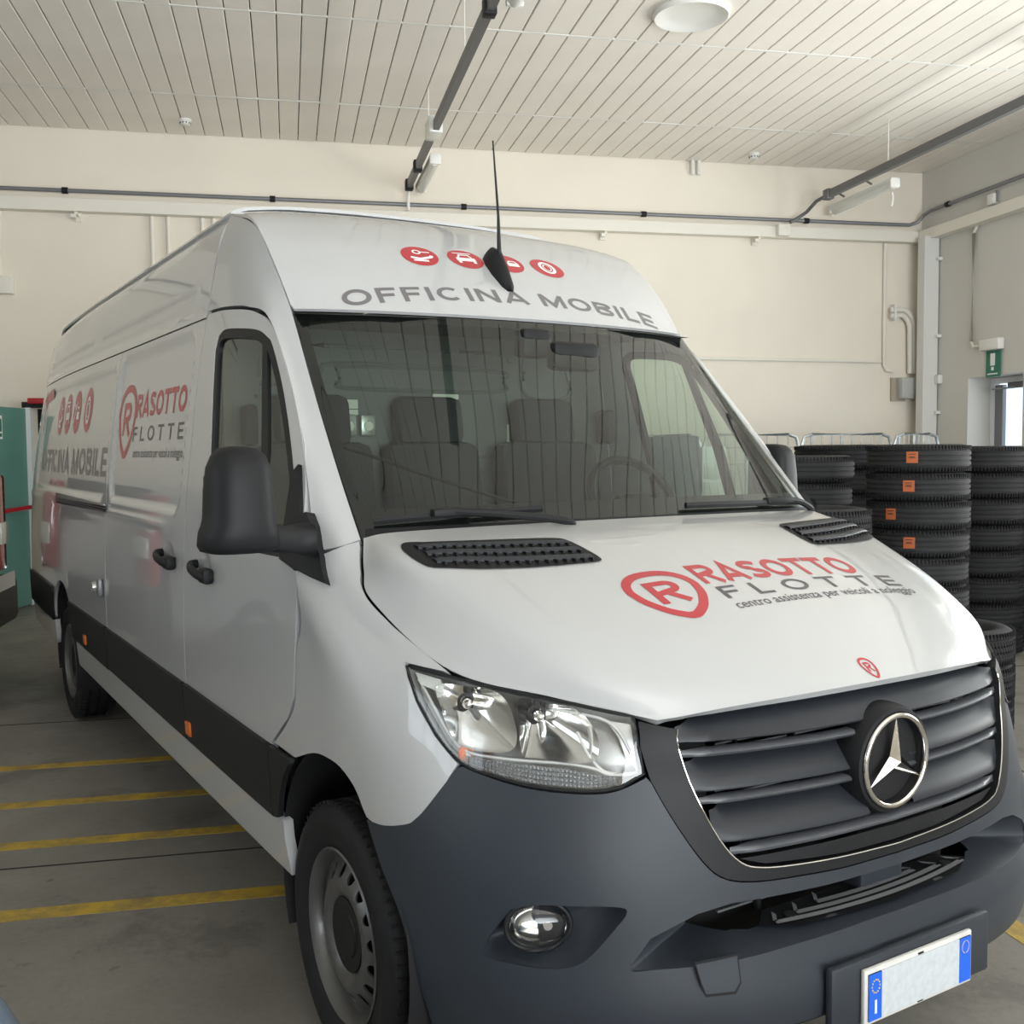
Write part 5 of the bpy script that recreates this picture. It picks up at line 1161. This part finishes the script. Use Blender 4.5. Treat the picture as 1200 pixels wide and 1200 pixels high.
for k, (dev, idx) in enumerate(((-6, 8), (-9, 7), (-30, 6), (-8, 5))):
    o, p_ = s1[idx]; dcam = (camp-Vector((p_.x, p_.y, 0))).normalized(); base = math.atan2(dcam.y, dcam.x); a = base+math.radians(dev)
    d = Vector((math.cos(a), math.sin(a), 0)); t = Vector((-math.sin(a), math.cos(a), 0)); c = p_+d*.323+Vector((0, 0, .012)); hw = .035
    V = []
    for i in range(7):
        b2 = a+(-hw+2*hw*i/6)/.323; dd = Vector((math.cos(b2), math.sin(b2), 0)); V += [p_+dd*.3255+Vector((0, 0, -.028)), p_+dd*.3255+Vector((0, 0, .044))]
    rot = o.rotation_euler.z; o.rotation_euler.z = 0
    st_ = mk('sticker', V, [(2*i, 2*i+2, 2*i+3, 2*i+1) for i in range(6)], 'sticker', None); ORG[o.name] = p_
    st_.parent = o; st_.location = ORG[st_.name]-p_
    for z0, w_ in ((.028, .045), (.012, .03), (.006, .04)):
        ln = MB(); ln.box(p_+d*.327+Vector((0, 0, z0)), (w_, .001, .004), (t, d, Vector((0, 0, 1)))); l_ = ln.build('print_line', 'ink', None, smooth=False); l_.parent = st_; l_.location = ORG[l_.name]-ORG[st_.name]
# ---- galvanised barrier panels behind the tyres
def barrier(a0, a1, b, label):
    r = .20; z1 = 1.77; e = empty('barrier_panel', rm((a0+a1)/2, b, 0), label, 'barrier', 'barriers along the back wall')
    pth = [(a0, b, .05)]+[(a0, b, z1-.12)]+[(a0+.03, b, z1-.03), (a0+.12, b, z1), (a1-.12, b, z1), (a1-.03, b, z1-.03), (a1, b, z1-.12), (a1, b, .05)]
    MB().tube([rm(*q) for q in pth], .019, 8).build('frame', 'galv', e)
    for i in range(1, 9):
        x = a0+(a1-a0)*i/9; MB().tube([rm(x, b, .2), rm(x, b, z1-.01)], .017 if i in (1, 4) else .006, 6).build('bar', 'galv', e)
    for z_ in (.2, 1.45, 1.63): MB().tube([rm(a0, b, z_), rm(a1, b, z_)], .006 if z_ > .3 else .014, 6).build('wire', 'galv', e)
    for x in (a0, a1): rbox(x, b, .02, .06, .5, .04).build('foot', 'galv', e, smooth=False)
barrier(4.22, 5.32, 8.6, 'galvanised barrier panel directly behind the stickered tyre stack'); barrier(5.36, 5.92, 8.6, 'short galvanised barrier panel with rounded end beside the corner column')
barrier(3.06, 4.18, 8.6, 'galvanised barrier panel behind the van mirror'); barrier(1.92, 3.02, 8.6, 'galvanised barrier panel seen through the van windscreen')
gc_ = tag(rbox(2.50, 8.12, .88, .52, .30, 1.74, .02).build('cabinet', 'greencab'), 'dark green cabinet seen through the van driver window', 'cabinet')
rbox(2.50, 7.967, .9, .46, .012, 1.55, .004).build('cabinet_door', 'greencab', gc_); rbox(2.68, 7.955, 1.0, .02, .02, .12).build('handle', 'galv', gc_, smooth=False)
pr_ = tag(rbox(2.92, 8.12, .83, .26, .28, 1.62, .01).build('drawer_unit', 'alu'), 'white drawer unit beside the dark green cabinet', 'cabinet')
for z_ in np.arange(.2, 1.6, .2): rbox(2.92, 7.978, z_, .22, .012, .17, .003).build('drawer', 'fixture', pr_)
# ---- red estate car parked at the left, seen by its tail
car = empty('parked_car', rm(-5.5, 5.75, 0), 'silver car with tall red tail lamp and black bumper parked before the green door', 'car')
pf = [(-7.6, .45), (-7.55, .85), (-6.6, 1.0), (-5.9, 1.50), (-5.2, 1.58), (-3.9, 1.56), (-3.60, 1.20), (-3.54, .80), (-3.56, .42)]
V = []; ny = 9
for i in range(ny):
    f_ = -1+2*i/(ny-1); b = 5.78+.86*f_
    for a, z in pf:
        nar = .06*max(0, (z-.9)/.6); V.append(rm(a+(.06*f_*f_ if a < -5.5 else -.10*f_**4), 5.78+(.86-nar)*f_, z-.03*f_**4*(z > 1.2)))
k = len(pf); F = [(i*k+j, i*k+j+1, (i+1)*k+j+1, (i+1)*k+j) for i in range(ny-1) for j in range(k-1)]+[tuple(range(k)), tuple((ny-1)*k+j for j in reversed(range(k)))]
mk('car_body', V, F, 'silverpaint', car)
for b in (5.02, 6.50):
    tl = rbox(-3.56, b+.05, 1.10, .10, .22, .74, .03).build('tail_lamp', 'redlens', car); rbox(-3.505, b+.05, 1.02, .02, .19, .17, .01).build('reversing_lens', 'diffuser', tl)
rbox(-3.54, 5.78, .52, .22, 1.72, .36, .06).build('rear_bumper', 'black', car)
pl_ = rbox(-3.425, 6.22, .68, .012, .52, .11).build('number_plate', 'frame', car, smooth=False)
rbox(-3.60, 5.78, 1.33, .03, 1.2, .34, .01).build('rear_window', 'satin', car)
for a in (-4.45, -7.0):
    for b in (5.0, 6.56): MB().lathe([(-.09, .19), (-.1, .27), (-.08, .31), (.08, .31), (.1, .27), (.09, .19), (.06, .18), (.05, 0)], rm(a, b, .312), E2 if b > 6 else -E2, 40).build('wheel', 'rubber', car)


# ---- corner of a blue-grey car beside the van, only its edge is in view
bc = empty('blue_grey_car', VR @ Vector((-2.9, .2, 0)), 'pale blue-grey car bumper corner standing beside the van wheel', 'car')
V = []; nn = 48; secs = [(.16, .90), (.22, .96), (.34, 1.0), (.48, 1.0), (.56, .985), (.62, .95), (.65, .88), (.66, .55)]
for z, k_ in secs:
    for j in range(nn):
        t = 2*math.pi*j/nn; q = 6.0
        V.append(VR @ Vector((-2.607+.86*k_*math.copysign(abs(math.cos(t))**(2/q), math.cos(t)), -.03+.98*k_*math.copysign(abs(math.sin(t))**(2/q), math.sin(t)), z)))
mk('bumper_shell', V, [(i*nn+j, i*nn+(j+1) % nn, (i+1)*nn+(j+1) % nn, (i+1)*nn+j) for i in range(len(secs)-1) for j in range(nn)]+[tuple(range((len(secs)-1)*nn, len(secs)*nn))], 'bluegrey', bc)
V = [v-Vector((0, 0, 0)) for v in V[:nn]]
mk('bumper_skirt', [Vector((v.x, v.y, .16)) for v in V]+[Vector((v.x, v.y, .01)) for v in V], [(j, (j+1) % nn, nn+(j+1) % nn, nn+j) for j in range(nn)], 'black', bc)
